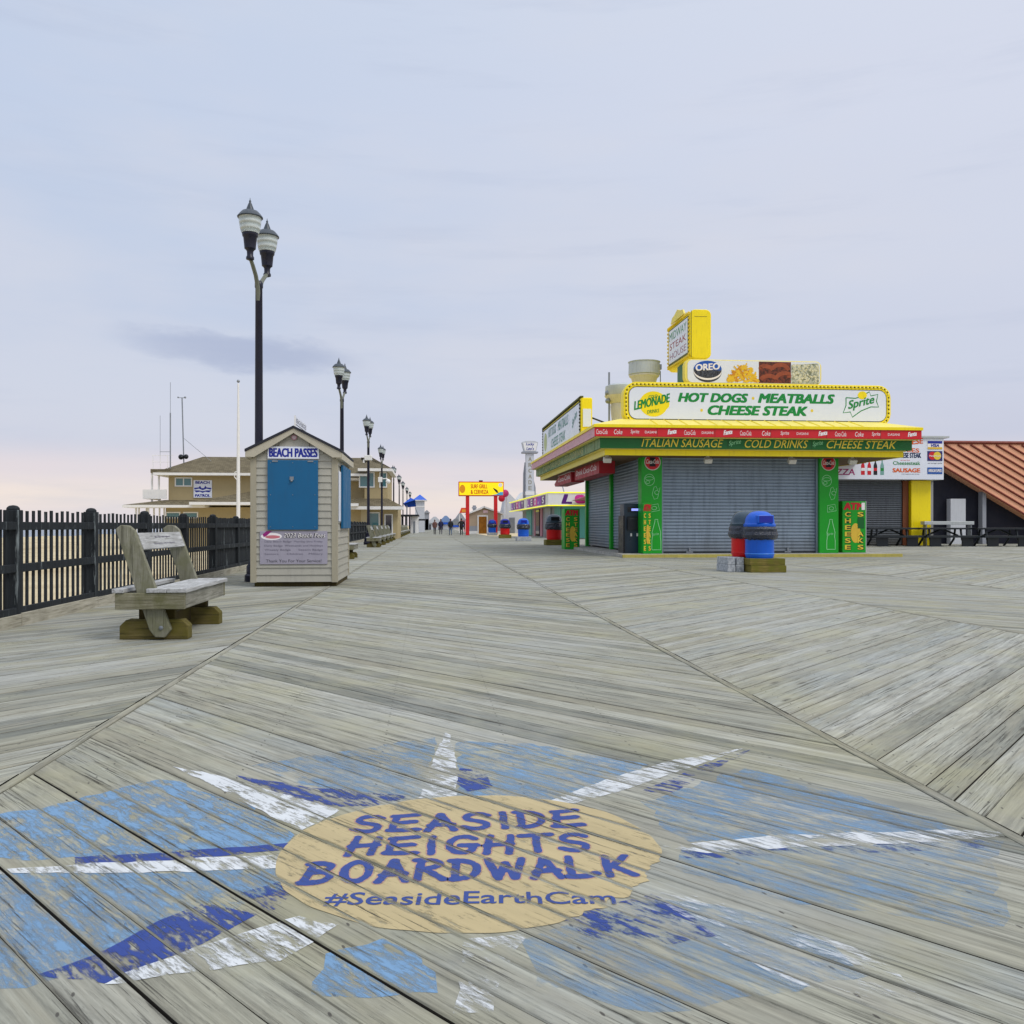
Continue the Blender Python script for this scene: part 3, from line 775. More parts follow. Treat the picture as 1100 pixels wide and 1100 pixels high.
# ================================================================== BENCHES
def make_bench(label):
    b = thing('park_bench', label, 'bench', (0, 0, 0))
    L = 1.68; D = 0.64; y0, y1 = -L/2, L/2
    for yy in (y0+0.20, y1-0.20):
        mb = MB(); w = 0.075; h = 0.19
        mb.prism([(-D/2, 0), (D/2, 0), (D/2, h-.06), (D/2-.06, h), (-D/2+.06, h), (-D/2, h-.06)], yy-w, yy+w, 'y')
        mb.build('foot_beam', M['foot'], b, bevel=0.008)
        s = -1 if yy < 0 else 1
        ys0, ys1 = y0+0.053, y0+0.118
        # slanted support: runs from the foot through the seat to the top of the back
        mb = MB(); wd = 0.175
        if s > 0: ys0, ys1 = y1-0.118, y1-0.053
        xb, zb = 0.07, 0.03; xt, zt = -0.335, 1.08
        mb.prism([(xb-.04, zb), (xb+.05, zb-.005), (xb+wd/2+.02, zb+.07), (xt+wd+.00, zt-.03), (xt+wd-.05, zt+.015), (xt+.05, zt+.02), (xt, zt-.02), (xb-wd/2-.005, zb+.07)], ys0, ys1, 'y')
        mb.build('back_support', M['bench_v'], b, bevel=0.008)
        MB().box(-0.17, 0.17, yy-0.02 if s > 0 else yy+0.02, yy+0.06 if s > 0 else yy+0.08, h, 0.34).build('pedestal', M['dark_wood'], b, bevel=0.006)
        MB().lathe([(0.02, 0), (0.02, 0.012), (0.008, 0.016)], (0, 0, 0), 8).build('bolt', M['steel'], b).matrix_local = Matrix.Translation((xb+0.02, ys0, 0.12)) @ Matrix.Rotation(R(90), 4, 'X')
    for a_, b_ in ((y0, y0+.05), (y1-.05, y1)):
        MB().box(-D/2, D/2, a_, b_, 0.30, 0.455).build('side_apron', M['bench_x'], b, bevel=0.006)
    for a_, b_ in ((D/2-.052, D/2-.003), (-D/2+.003, -D/2+.052)):
        MB().box(a_, b_, y0+0.052, y1-0.052, 0.302, 0.452).build('long_apron', M['bench'], b, bevel=0.006)
    MB().box(-0.02, 0.02, y0+0.3, y1-0.3, 0.06, 0.2).build('stretcher', M['dark_wood'], b)
    st = MB()
    for x0, x1 in ((-0.345, -0.235), (-0.03, 0.155), (0.16, 0.345)):
        ya = y0-0.012 if x0 < -.2 or x0 > -.1 else y0+0.2
        st.box(x0, x1, ya, y1+0.012, 0.457, 0.497)
    st.build('seat', M['bench_top'], b, bevel=0.006)
    bk = MB(); c = Vector((-0.185, 0, 0.94))
    bk.obox((c.x+0.052, 0.0, c.z), (0.035, L-0.25, 0.17), (0, R(-20.5), 0))
    bo = bk.build('back_board', M['bench_top'], b, bevel=0.005)
    tx = MB(); n = Matrix.Rotation(R(-20.5), 3, 'Y'); ux = Vector((0, 1, 0)); uy = n @ Vector((0, 0, 1)); nn = n @ Vector((1, 0, 0))
    cc = Vector((c.x+0.052, 0, c.z)) + nn*0.0185
    for z_, w_ in ((.035, .26), (-.035, .36)):          # two worn, unreadable engraved lines
        tx.ribbon([(-w_+2*w_*k/70, z_+.014*math.sin(k*2.1)*(.5+.5*math.sin(k*.37))) for k in range(71)], cc, ux, uy, .007)
    tx.build('lettering', M['inkgrey'], bo)
    return b
bench0 = make_bench('nearest weathered bench, large at left in front of the black fence')
bench0.location = (-2.625, 9.5, 0)
bench0['group'] = 'benches along the boardwalk'
bl = [(29.6, 'weathered bench half hidden just behind the beach pass hut')]
ordn = ['first', 'second', 'third', 'fourth', 'fifth', 'sixth', 'seventh', 'eighth']
for k in range(5): bl.append((44.8+k*4.9, 'weathered bench, %s from the near end of the row before the tan building' % ordn[k]))
for k in range(8): bl.append((80+k*5.6, 'mossy bench, %s from the near end of the far row past the tan building' % ordn[k]))
for y, lab in bl:
    c = copy_tree(bench0); c.location = (-2.7, y, 0); c['label'] = lab

# ================================================================== KIOSK
KY = 16.1; KL, KR = XP(271, KY), XP(361, KY); KB = 18.4; zk = lambda py: ZP(py, (KL+KR)/2, KY)
kiosk = thing('ticket_kiosk', 'small cream clapboard hut with blue shutters and peaked roof beside the fence', 'kiosk', ((KL+KR)/2, KY, 0))
w2 = (KR-KL)/2; dp = KB-KY; zb = 0.085; ze = zk(487); zt = zk(459); ov = 0.11
def siding(mb, u0, u1, z0, z1, face, pos, top=None):
    """lapped boards; face 'y-' = facing -Y, 'x+'/'x-'"""
    n = int(round((z1-z0)/0.128)); h = (z1-z0)/n
    for i in range(n):
        a = z0+i*h; b2 = a+h
        prof = [(0.0, a), (0.022, a), (0.004, b2), (0.0, b2)]
        if face == 'y-':
            uu0, uu1 = u0, u1
            if top: 
                uu0, uu1 = top(a+h*0.9)
                if uu1-uu0 < 0.05: continue
            mb.prism([(pos-d_, z_) for d_, z_ in prof], uu0, uu1, 'x')
        else:
            sg = 1 if face == 'x+' else -1
            mb.prism([(pos+sg*d_, z_) for d_, z_ in prof], u0, u1, 'y')
mb = MB()
sl = 0.50; th = 0.045; ze = zt+.02-sl*w2-th-.01
mb.prism([(-w2, zb), (w2, zb), (w2, ze), (0, zt-0.035), (-w2, ze)], 0, dp, 'y')
wall = mb.build('wall', M['siding'], kiosk)
mb = MB()
siding(mb, -w2+.07, w2-.07, zb, zt-0.09, 'y-', -0.001, lambda z: (-w2+.07, w2-.07) if z < ze-.02 else (-(zt-.1-z)/sl, (zt-.1-z)/sl))
siding(mb, 0.07, dp-0.07, zb, ze, 'x+', w2+0.001)
siding(mb, 0.07, dp-0.07, zb, ze, 'x-', -w2-0.001)
mb.build('clapboards', M['siding'], kiosk)
for sx in (-1, 1):
    for yy in (0, dp):
        sy = -1 if yy == 0 else 1
        MB().prism([(sx*(w2+.03), yy+sy*.03), (sx*(w2+.03), yy-sy*.075), (sx*(w2+.0), yy-sy*.075), (sx*(w2+.0), yy), (sx*(w2-.075), yy), (sx*(w2-.075), yy+sy*.03)], zb-.01, ze, 'z').build('corner_trim', M['trim'], kiosk, bevel=0.003)
eo = 0.11  # eave overhang sideways
zr = zt+0.02; zeave = zr - sl*(w2+eo)
mb = MB()
for s in (-1, 1):
    mb.prism([(0, zr), (s*(w2+eo), zeave), (s*(w2+eo), zeave-th), (0, zr-th)], -ov-.02, dp+ov+.02, 'y')
mb.build('roof', M['kroof'], kiosk)
mb = MB()
for s in (-1, 1):
    mb.prism([(0, zr-th-.002), (s*(w2+eo-.01), zeave-th-.002), (s*(w2+eo-.01), zeave-th-.095), (s*(w2-.05), zeave-th-.095+.0), (0, zr-th-.085)], -ov, -ov+.035, 'y')
    mb.prism([(s*(w2+eo-.035), zeave-th-.01), (s*(w2+eo), zeave-th-.012), (s*(w2+eo), zeave-th-.12), (s*(w2+eo-.035), zeave-th-.12)], -ov+.037, dp+ov, 'y')
    mb.prism([(s*(w2+.004), zeave-th-.115), (s*(w2+eo-.037), zeave-th-.115), (s*(w2+eo-.037), zeave-th-.09), (s*(w2+.004), zeave-th-.09)], -ov+.037, dp+ov, 'y')
mb.build('fascia', M['fascia'], kiosk)
MB().box(-w2+.03, w2-.0, 0.05, dp-.05, 0.0, zb-0.002).build('skid', M['dark_wood'], kiosk)
lx = lambda px: XP(px, KY) - (KL+KR)/2
def kplate(name, px0, px1, py0, py1, mat, y0=-0.05, y1=-0.024, bev=0.003):
    return MB().box(lx(px0), lx(px1), y0, y1, zk(py1), zk(py0)).build(name, mat, kiosk, bevel=bev)
ks = kplate('shutter', 288, 342, 494.5, 569, M['hatch'], -0.062)
m_ = MB()
for fx_ in (.06, .5, .94):
    for fz_ in (.04, .5, .96): m_.ball((lx(288)+(lx(342)-lx(288))*fx_, -.0625, zk(569)+(zk(494.5)-zk(569))*fz_), .009, 6, 4)
m_.build('screw_heads', M['steel'], ks)
MB().box(lx(314)-.035, lx(314)+.035, -.078, -.063, zk(514)-.03, zk(514)+.03).ball((lx(314), -.085, zk(514)-.045), .022, 8, 6).build('padlock', M['steel'], ks)
for px_ in (296, 334): MB().box(lx(px_)-.05, lx(px_)+.05, -.071, -.063, zk(496.5), zk(495)).build('hinge', M['steel'], ks)
sg = kplate('sign', 288, 343, 480, 493, M['white'])
MB().text('BEACH PASSES', (lx(289.5), -0.0515, zk(491.3)), (1,0,0), (0,0,1), lx(341.5)-lx(289.5), zk(481.7)-zk(491.3), 0.03).build('lettering', M['navy'], sg)
bn = kplate('fee_banner', 279.5, 352, 570.5, 606, M['lavender'], -0.036, -0.024)
tx = MB()
X0, X1 = lx(279.5), lx(352); bw = X1-X0; zb0, zb1 = zk(606), zk(570.5); bh = zb1-zb0
rows = ['Daily Beach Badge  Monday thru Friday', 'Daily Badge  Weekends and Holidays', 'Weekly Badge      Season Badge', 'Seniors      Children    Military']
for i, r_ in enumerate(rows[:4]):
    tx.text(r_, (X0+bw*.07, -0.0375, zb1-bh*(.36+.125*i)), (1,0,0), (0,0,1), bw*.86, bh*.075, 0.008)
tx.build('small_print', M['inkgrey'], bn)
tx = MB(); tx.text('Thank You For Your Service!', (X0+bw*.09, -0.0375, zb0+bh*.055), (1,0,0), (0,0,1), bw*.82, bh*.09, 0.012)
tx.build('closing_line', M['ink'], bn)
tx = MB(); tx.text('2023 Beach Fees', (X0+bw*.345, -0.0377, zb0+bh*.79), (1,0,0), (0,0,1), bw*.62, bh*.15, 0.045, 0.25); tx.build('heading_shadow', M['ink'], bn)
tx = MB(); tx.text('2023 Beach Fees', (X0+bw*.35, -0.043, zb0+bh*.805), (1,0,0), (0,0,1), bw*.62, bh*.135, 0.012, 0.25); tx.build('heading', M['wlet'], bn)
em = MB()
em.sheet(ell(X0+bw*.17, zb0+bh*.84, bw*.155, bh*.11), (0,-0.038,0), (1,0,0), (0,0,1)); em.build('emblem', M['wlet'], bn)
em = MB(); em.sheet([(X0+bw*.04, zb0+bh*.9), (X0+bw*.1, zb0+bh*1.0), (X0+bw*.18, zb0+bh*1.0), (X0+bw*.1, zb0+bh*.86), (X0+bw*.06, zb0+bh*.82)], (0,-0.040,0), (1,0,0), (0,0,1)); em.build('emblem_wave', M['magenta'], bn)
em = MB(); em.sheet(ell(X0+bw*.19, zb0+bh*.825, bw*.11, bh*.05), (0,-0.040,0), (1,0,0), (0,0,1)); em.build('emblem_band', flat('pink_band', (206,120,130)), bn)
gv = MB(); gv.sheet(ell(0.0, zk(470), 0.052, 0.05), (0,-0.03,0), (1,0,0), (0,0,1)); gb = gv.build('gable_badge', flat('dusty_pink_badge', (176,128,140)), kiosk)
MB().sheet(ell(0.0, zk(470), 0.036, 0.034), (0,-0.033,0), (1,0,0), (0,0,1)).build('badge_center', flat('pale_badge', (200,180,190)), gb)
# side hatch, propped proud of the wall
ya, yb = YP(364.5, KR)-KY, YP(372.8, KR)-KY
mb = MB()
for k in range(6):
    a = ya+(yb-ya)*k/6; b2 = ya+(yb-ya)*(k+1)/6
    mb.box(w2+.03, w2+.075, a+.004, b2-.004, zk(569)+.02, zk(497))
mb.build('side_shutter', M['hatch'], kiosk, bevel=0.004)
MB().box(w2+.03, w2+.036, 0.14, ya-.05, zk(560), zk(505)).build('side_notice', M['white'], kiosk)
# small two-faced sign on the ridge
rs = thing('ridge_sign', 'small white lettered board standing along the ridge of the beach pass hut', 'sign', ((KL+KR)/2, KY, zr))
MB().box(-.012, .012, 0.06, 0.10, -0.02, 0.2).build('post', M['whitetrim'], rs)
bd = MB().box(-.012, .012, 0.1, 1.5, 0.05, 0.19).build('board', M['white'], rs)
MB().text('BEACH BADGES', (0.0135, 0.16, 0.075), (0,1,0), (0,0,1), 1.28, 0.085, 0.012).build('lettering', M['inkgrey'], bd)

# ================================================================== LAMPS
def make_lamp(label):
    t = thing('street_lamp', label, 'street lamp', (0,0,0), 0, 'twin lantern lamp posts along the boardwalk')
    MB().lathe([(0.27,0),(0.27,0.12),(0.235,0.16),(0.235,0.3),(0.2,0.36),(0.15,0.5),(0.125,0.62),(0.13,0.66),(0.1,0.7)], n=16).build('base', M['lampmetal'], t, smooth=True)
    MB().lathe([(0.085,0.68),(0.078,3.0),(0.068,5.85),(0.08,5.87),(0.08,5.95),(0.05,6.0)], n=14).build('pole', M['lampmetal'], t, smooth=True)
    for s in (-1, 1):
        MB().tube([(0,0.03*s,5.6),(0,0.07*s,5.85),(0,0.2*s,6.05),(0,0.4*s,6.2),(0,0.5*s,6.26),(0,0.56*s,6.3)], 0.045, 8, 0.036).build('arm', M['armmetal'], t, smooth=True)
        c = (0, 0.56*s, 0)
        ln = MB().lathe([(0.03,6.24),(0.075,6.26),(0.075,6.3),(0.058,6.33),(0.06,6.41),(0.075,6.44),(0.105,6.465),(0.108,6.5),(0.125,6.68),(0.142,6.70),(0.148,6.735),(0.148,6.76),(0.12,6.77)], c, 16).build('lantern', M['lampmetal'], t, smooth=True)
        MB().lathe([(0.155,6.762),(0.17,6.79),(0.188,6.87),(0.202,6.97),(0.212,7.09)], c, 20).build('globe', M['globe'], ln, smooth=True)
        MB().lathe([(0.235,7.06),(0.24,7.075),(0.2,7.13),(0.15,7.185),(0.1,7.205),(0.075,7.215),(0.06,7.26),(0.035,7.33),(0.018,7.36),(0.022,7.385),(0.008,7.41),(0.003,7.45)], c, 16).build('cap', M['lampcap'], ln, smooth=True)
    return t
lamp0 = make_lamp('nearest tall twin lantern lamp, rising beside the beach pass hut')
lamp0.scale = (1, 1, .977); lamp0.location = (-3.29, 17.65, 0); lamp0.rotation_euler = (0, 0, R(-6))
lamps = [(33.6,-3.22,'second twin lantern lamp, pole rising behind the hut roof'), (50.4,-3.36,'third twin lantern lamp with a white camera box on its pole'),
         (68.6,-3.55,'fourth twin lantern lamp, standing before the tan building with a white camera dome'), (92,-3.55,'fifth lamp, upper half rising past the right end of the tan building'),
         (108,-3.5,'sixth twin lantern lamp, just right of the tan building'), (124,-3.5,'seventh lamp in the far row of lamps beside the blue canvas'), (143,-3.4,'eighth lamp, small in the far row before the blue canvas'),
         (162,-3.3,'ninth and farthest lamp, tiny against the blue canvas')]
for y, x, lab in lamps:
    c = copy_tree(lamp0); c.location = (x, y, 0); c.rotation_euler = (0, 0, R(-6)); c['label'] = lab
    if y == 50.4: MB().box(-.2, .2, -.16, .16, 4.85, 5.15).box(-.3,-.2,-.1,.1,4.7,4.9).build('camera_box', M['whitetrim'], c, bevel=0.03)
    if y == 68.6:
        m_ = MB(); m_.tube([(0,0,4.75),(0.35,-.1,4.78),(0.5,-.12,4.7)], 0.04); m_.ball((0.5,-.12,4.55), 0.19, 12, 8); m_.box(-.25,.05,-.2,-.07,4.5,4.9)
        m_.build('camera_dome', M['whitetrim'], c)

# ================================================================== BEACH PATROL BUILDING
BY = 71.0
bp = thing('patrol_building', 'tan two storey beach patrol building with brown hip roofs behind the fence', 'building', (XP(285,BY), BY, 0))
bx0 = bp.location.x
bx = lambda px, Y=BY: XP(px, Y) - bx0
bz = lambda py, px=285, Y=BY: ZP(py, XP(px, Y), Y)
# lower storey
MB().box(bx(178), bx(427), 0.0, 9, -1, bz(545)).build('lower_wall', M['stucco'], bp)
MB().box(bx(388), bx(396), -0.35, -0.002, -0.5, bz(545)).build('porch_pier', M['stucco2'], bp)
# upper storeys: left block, recessed middle, right block
MB().box(bx(177), bx(266), 1.0, 9, bz(545)+.003, bz(510)).build('upper_wall', M['stucco'], bp)
MB().box(bx(266)+.01, bx(392)-.01, 2.6, 8.9, bz(545)+.003, bz(514)).build('upper_wall', M['stucco2'], bp)
MB().box(bx(391), bx(416), 0.6, 9, bz(545)+.003, bz(504)).build('upper_wall', M['stucco'], bp)
def hip(name, x0, x1, y0, y1, z0, z1, inset_l, inset_r, mat, parent, fascia=0.3, yin=None):
    yin = (y1-y0)/2 if yin is None else yin
    v = [(x0,y0,z0),(x1,y0,z0),(x1,y1,z0),(x0,y1,z0),(x0+inset_l,y0+yin,z1),(x1-inset_r,y0+yin,z1),(x1-inset_r,max(y0+yin+.01,y1-yin),z1),(x0+inset_l,max(y0+yin+.01,y1-yin),z1)]
    o = MB().add(v, [(0,1,5,4),(1,2,6,5),(2,3,7,6),(3,0,4,7),(4,5,6,7),(3,2,1,0)]).build(name, mat, parent)
    MB().box(x0-.03, x1+.03, y0-.03, y1, z0-fascia, z0-.004).build('fascia', M['whitetrim'], o)
    return o
hip('roof', bx(164), bx(396), 0.2, 9.4, bz(508), bz(491)+.35, 2.6, 1.0, M['shingle'], bp, 0.2)
hip('roof', bx(385), bx(421), -0.2, 9.4, bz(502.5), bz(490)+.3, 0.8, 2.8, M['shingle'], bp, 0.22)
hip('lower_roof', bx(138), bx(224), -1.3, 1.1, bz(543), bz(537), 2.5, 0.1, M['shingle'], bp, 0.2, 2.2)
hip('lower_roof', bx(211), bx(300), -2.0, 2.5, bz(540), bz(524), 5.2, 0.6, M['shingle'], bp, 0.22, 3.6)
hip('lower_roof', bx(368), bx(433), -1.4, 0.9, bz(544), bz(535), 0.4, 1.2, M['shingle'], bp, 0.25, 2.0)
hip('porch_roof', bx(366), bx(386), -1.7, -0.3, bz(541), bz(536), 0.3, 0.9, M['shingle'], bp, 0.22, 0.9)
hip('small_roof', bx(360), bx(390), 0.9, 3.0, bz(512), bz(508), 0.3, 0.5, M['shingle'], bp, 0.22, 1.4)
def window(px0, px1, py0, py1, y, bars=1, glass='glass', parent=bp, nm='window'):
    x0, x1, z0, z1 = bx(px0), bx(px1), bz(py1), bz(py0); f = 0.09
    m = MB(); m.box(x0,x1,y-.06,y,z0,z0+f); m.box(x0,x1,y-.06,y,z1-f,z1); m.box(x0,x0+f,y-.06,y,z0+f,z1-f); m.box(x1-f,x1,y-.06,y,z0+f,z1-f)
    for k in range(1, bars+1):
        xm = x0+(x1-x0)*k/(bars+1); m.box(xm-.04,xm+.04,y-.05,y,z0+f,z1-f)
    fo = m.build(nm, M['whitetrim'], parent)
    MB().box(x0+f*.5, x1-f*.5, y-.025, y-.004, z0+f*.5, z1-f*.5).build('pane', M[glass], fo)
window(184, 203, 512.5, 522.5, 0.998, 1)
window(385, 402, 506, 523, 0.598, 0); window(407, 415.5, 506, 523, 0.598, 0)
window(394, 408, 550, 570, -0.002, 0); window(413, 422, 552, 575, -0.002, 0, 'glassd', nm='door')
window(178, 194, 550, 557, -0.002, 0); window(197, 213, 550, 557, -0.002, 0)
sb = MB().box(bx(204.5), bx(224.5), 0.93, 0.995, bz(534.5), bz(515.5)).build('sign', M['white'], bp)
t_ = MB(); sw = bx(224.5)-bx(204.5)
t_.text('BEACH', (bx(206.5), 0.926, bz(519.5)), (1,0,0),(0,0,1), sw*.78, .22, 0.04); t_.text('PATROL', (bx(206), 0.926, bz(533.6)), (1,0,0),(0,0,1), sw*.84, .22, 0.04)
cxm = bx(214.5); zm = bz(526)
t_.sheet([(cxm-.68,zm+.16),(cxm-.62,zm+.02),(cxm-.3,zm+.1),(cxm,zm-.02),(cxm+.3,zm+.1),(cxm+.62,zm+.02),(cxm+.68,zm+.16),(cxm+.3,zm+.2),(cxm+.2,zm+.34),(cxm+.1,zm+.14),(cxm-.1,zm+.14),(cxm-.2,zm+.34),(cxm-.3,zm+.2)], (0,.926,0),(1,0,0),(0,0,1))
t_.sheet([(cxm-.66,zm-.04),(cxm-.5,zm-.2),(cxm-.2,zm-.14),(cxm,zm-.24),(cxm+.2,zm-.14),(cxm+.5,zm-.2),(cxm+.66,zm-.04),(cxm+.3,zm-.04),(cxm,zm-.1),(cxm-.3,zm-.04)], (0,.926,0),(1,0,0),(0,0,1))
t_.build('lettering', M['navy'], sb)
# lookout balcony on the sea side
MB().box(bx(159), bx(180), 0.6, 5, bz(508), bz(504)).build('lookout_roof', M['shingle'], bp)
m_ = MB()
for px in (160, 167.5): m_.box(bx(px)-.06, bx(px)+.06, 0.7, 0.82, bz(540), bz(508)-.003)
for px in (150, 163): m_.box(bx(px)-.06, bx(px)+.06, -0.9, -0.78, -1, bz(544))
for px in (150, 158, 166, 172, 177): m_.box(bx(px)-.05, bx(px)+.05, -0.2, -0.1, -1, bz(546))
m_.build('lookout_post', M['whitetrim'], bp)
MB().box(bx(151), bx(177)-.01, 0.5, 0.6, bz(536), bz(526)).box(bx(151), bx(152), 0.6, 5, bz(536), bz(526)).build('balcony_rail', M['whitetrim'], bp)
# roof-edge guard of the lookout
m_ = MB()
for px in (160, 168, 176): m_.tube([(bx(px), 1, bz(504)), (bx(px), 1, bz(489))], 0.02, 5)
for py in (489, 496): m_.tube([(bx(159), 1, bz(py)), (bx(182), 1, bz(py))], 0.018, 5)
m_.build('guard_rail', M['whitetrim'], bp)
# antennas and poles
an = thing('radio_antenna', 'thin tall whip antenna on the lookout of the tan patrol building', 'antenna', (XP(183,72), 72, bz(503)))
ah = bz(443)-bz(503); at = bz(410)-bz(503)
MB().tube([(0,0,0),(0,0,ah)], 0.05, 6).build('mast', M['steel'], an); MB().tube([(0,0,ah),(0,0,at)], 0.018, 5).build('whip', M['steel'], an)
MB().tube([(-.8,0,ah*.3),(0,0,ah*.3)], 0.02, 5).tube([(-.78,0,ah*.05),(-.78,0,ah*.95)], 0.015, 5).build('side_aerial', M['steel'], an)
wm = thing('weather_mast', 'wind gauge mast with a guy wire on the patrol building roof', 'mast', (XP(197.5,74), 74, bz(492)))
wh = bz(423)-bz(492)
MB().tube([(0,0,-.3),(-.06,0,wh*.4),(-.14,0,wh)], 0.05, 6).build('mast', M['steel'], wm)
MB().tube([(-.45,0,wh+.02),(.1,0,wh+.02)], 0.025, 5).ball((.1,0,wh+.05),.09).ball((-.45,0,wh+.05),.07).build('wind_gauge', M['steel'], wm)
MB().tube([(-.05,0,wh*.36),(2.3,-.6,-.1)], 0.018, 5).build('guy_wire', M['steel'], wm)
MB().ball((-.2,-.1,.25),.22).ball((.2,-.1,.28),.2).build('speaker_horn', M['atmdark'], wm)
fp = thing('flagpole', 'plain white flagpole without a flag before the patrol building', 'flagpole', (XP(256,62), 62, -0.8))
MB().lathe([(0.13,0),(0.125,4),(0.1,8),(0.06, ZP(412, XP(256,62), 62)+.8)], n=10).build('pole', M['whitetrim'], fp, smooth=True)
MB().ball((0,0,ZP(409.5, XP(256,62), 62)+.8), 0.11).build('finial', M['steel'], fp)
MB().tube([(-.1,-.05,5),(-.25,-.08,5.2),(-.22,-.08,5.5),(-.1,-.05,5.55)], 0.035, 6).build('cleat', M['whitetrim'], fp)

# ================================================================== FAR LEFT: blue tower, pavilion
TY = 135.0
tx_ = lambda px: XP(px, TY)
tz = lambda py: ZP(py, XP(445, TY), TY)
bt = thing('blue_roofed_tower', 'pale square tower with a blue hipped roof beyond the far lamps', 'tower', (tx_(451), TY, 0))
hw = (tx_(456)-tx_(446))/2
MB().box(-hw, hw, 0, 3, -.8, tz(538)).build('wall', M['greyw'], bt)
hip('roof', -hw-.35, hw+.35, -.35, 3.35, tz(537), tz(531), hw+.3, hw+.3, M['blueroof'], bt, 0.12)
MB().box(-hw-.02, hw+.02, -.03, 3.02, tz(545), tz(543.6)).build('band', M['whitetrim'], bt)
fl = thing('beach_pavilion', 'low flat roofed white pavilion beside the benches beyond the tan building', 'pavilion', (tx_(440), TY-14, 0))
p_ = lambda px: XP(px, TY-14)-tx_(440)
pz = lambda py: ZP(py, XP(440, TY-14), TY-14)
MB().box(p_(424), p_(450), -1, 9, pz(554.5), pz(552.8)).build('roof', M['atmdark'], fl)
MB().box(p_(449.5), p_(457), 4, 9, pz(559), pz(557.3)).build('low_roof', M['atmdark'], fl)
m_ = MB()
for px in (432, 436, 440): m_.box(p_(px)-.1, p_(px)+.1, -.5, -.3, 0, pz(554.6))
m_.build('post', M['atmdark'], fl)
MB().box(p_(441), p_(449), 0, 8, 0, pz(554.6)).build('wall', M['whitetrim'], fl)
MB().box(p_(444), p_(446), -.04, -.005, 0, pz(560)).build('door', M['steel'], fl)
cn = thing('blue_canvas_canopy', 'bright blue canvas canopy on a pole by the far pavilion', 'canopy', (tx_(440), TY-6, 0))
p2 = lambda px: XP(px, TY-6)-tx_(440)
z2 = lambda py: ZP(py, XP(440, TY-6), TY-6)
MB().add([(p2(433),0,z2(541)),(p2(446),0,z2(537)),(p2(447),1,z2(544)),(p2(436),1,z2(545)),(p2(441),.6,z2(534.5))],[(0,3,4),(3,2,4),(2,1,4),(1,0,4)]).build('canvas', M['blueawn'], cn)
MB().tube([(p2(437),.5,0),(p2(437),.5,z2(543))],.1,6).tube([(p2(446),.5,z2(545)),(p2(449),.5,z2(553))],.08,6).build('pole', M['steel'], cn)

# ------------------------------------------------------------------ pier buildings at the end of the boardwalk
def far_shed(label, px0, px1, py_top, py_eave, Y, wallm, roofm, depth=6, stripe=None):
    xa, xb = XP(px0, Y), XP(px1, Y); xm = (xa+xb)/2; h = lambda py: ZP(py, xm, Y); w = (xb-xa)/2
    t = thing('pier_building', label, 'building', (xm, Y, 0), 0, 'buildings at the far end of the boardwalk')
    MB().box(-w, w, 0, depth, -.9, h(py_eave)).build('wall', wallm, t)
    MB().prism([(-w-.2, h(py_eave)+.003), (w+.2, h(py_eave)+.003), (w*.15, h(py_top)), (-w*.15, h(py_top))], -.3, depth+.3, 'y').build('roof', roofm, t)
    m = MB(); n = max(2, int(w/1.2))
    for k in range(n):
        xx = -w+.5+(2*w-1)*k/(n-1); m.box(xx-.35, xx+.35, -.05, -.004, 0.05, min(2.4, h(py_eave)-.3))
    m.build('opening', M['glassd'], t)
    if stripe: MB().box(-w-.02, w+.02, -.35, -.02, h(py_eave)-.5, h(py_eave)-.03).build('awning', stripe, t)
    return t
far_shed('grey shed farthest left at the boardwalk end', 456, 461, 548, 551, 190, M['greym'], M['greym'])
far_shed('white fronted pier building with pale roof, left of the walkers', 459, 475, 555, 562, 205, M['greyw'], M['greyw'])
far_shed('pier building with a pale blue roof behind the walkers', 472, 486, 554, 561, 212, M['greyw'], flat('pale_blue_roof', (120,146,186)), 6, M['blueroof'])
far_shed('low white stall with blue awning between the right walkers', 482, 498, 557, 564, 200, M['whitetrim'], M['steel'], 6, M['blueawn'])
far_shed('dusky pink pier building next to the red sign post', 489, 500, 551, 559, 222, M['rose'], M['greym'])

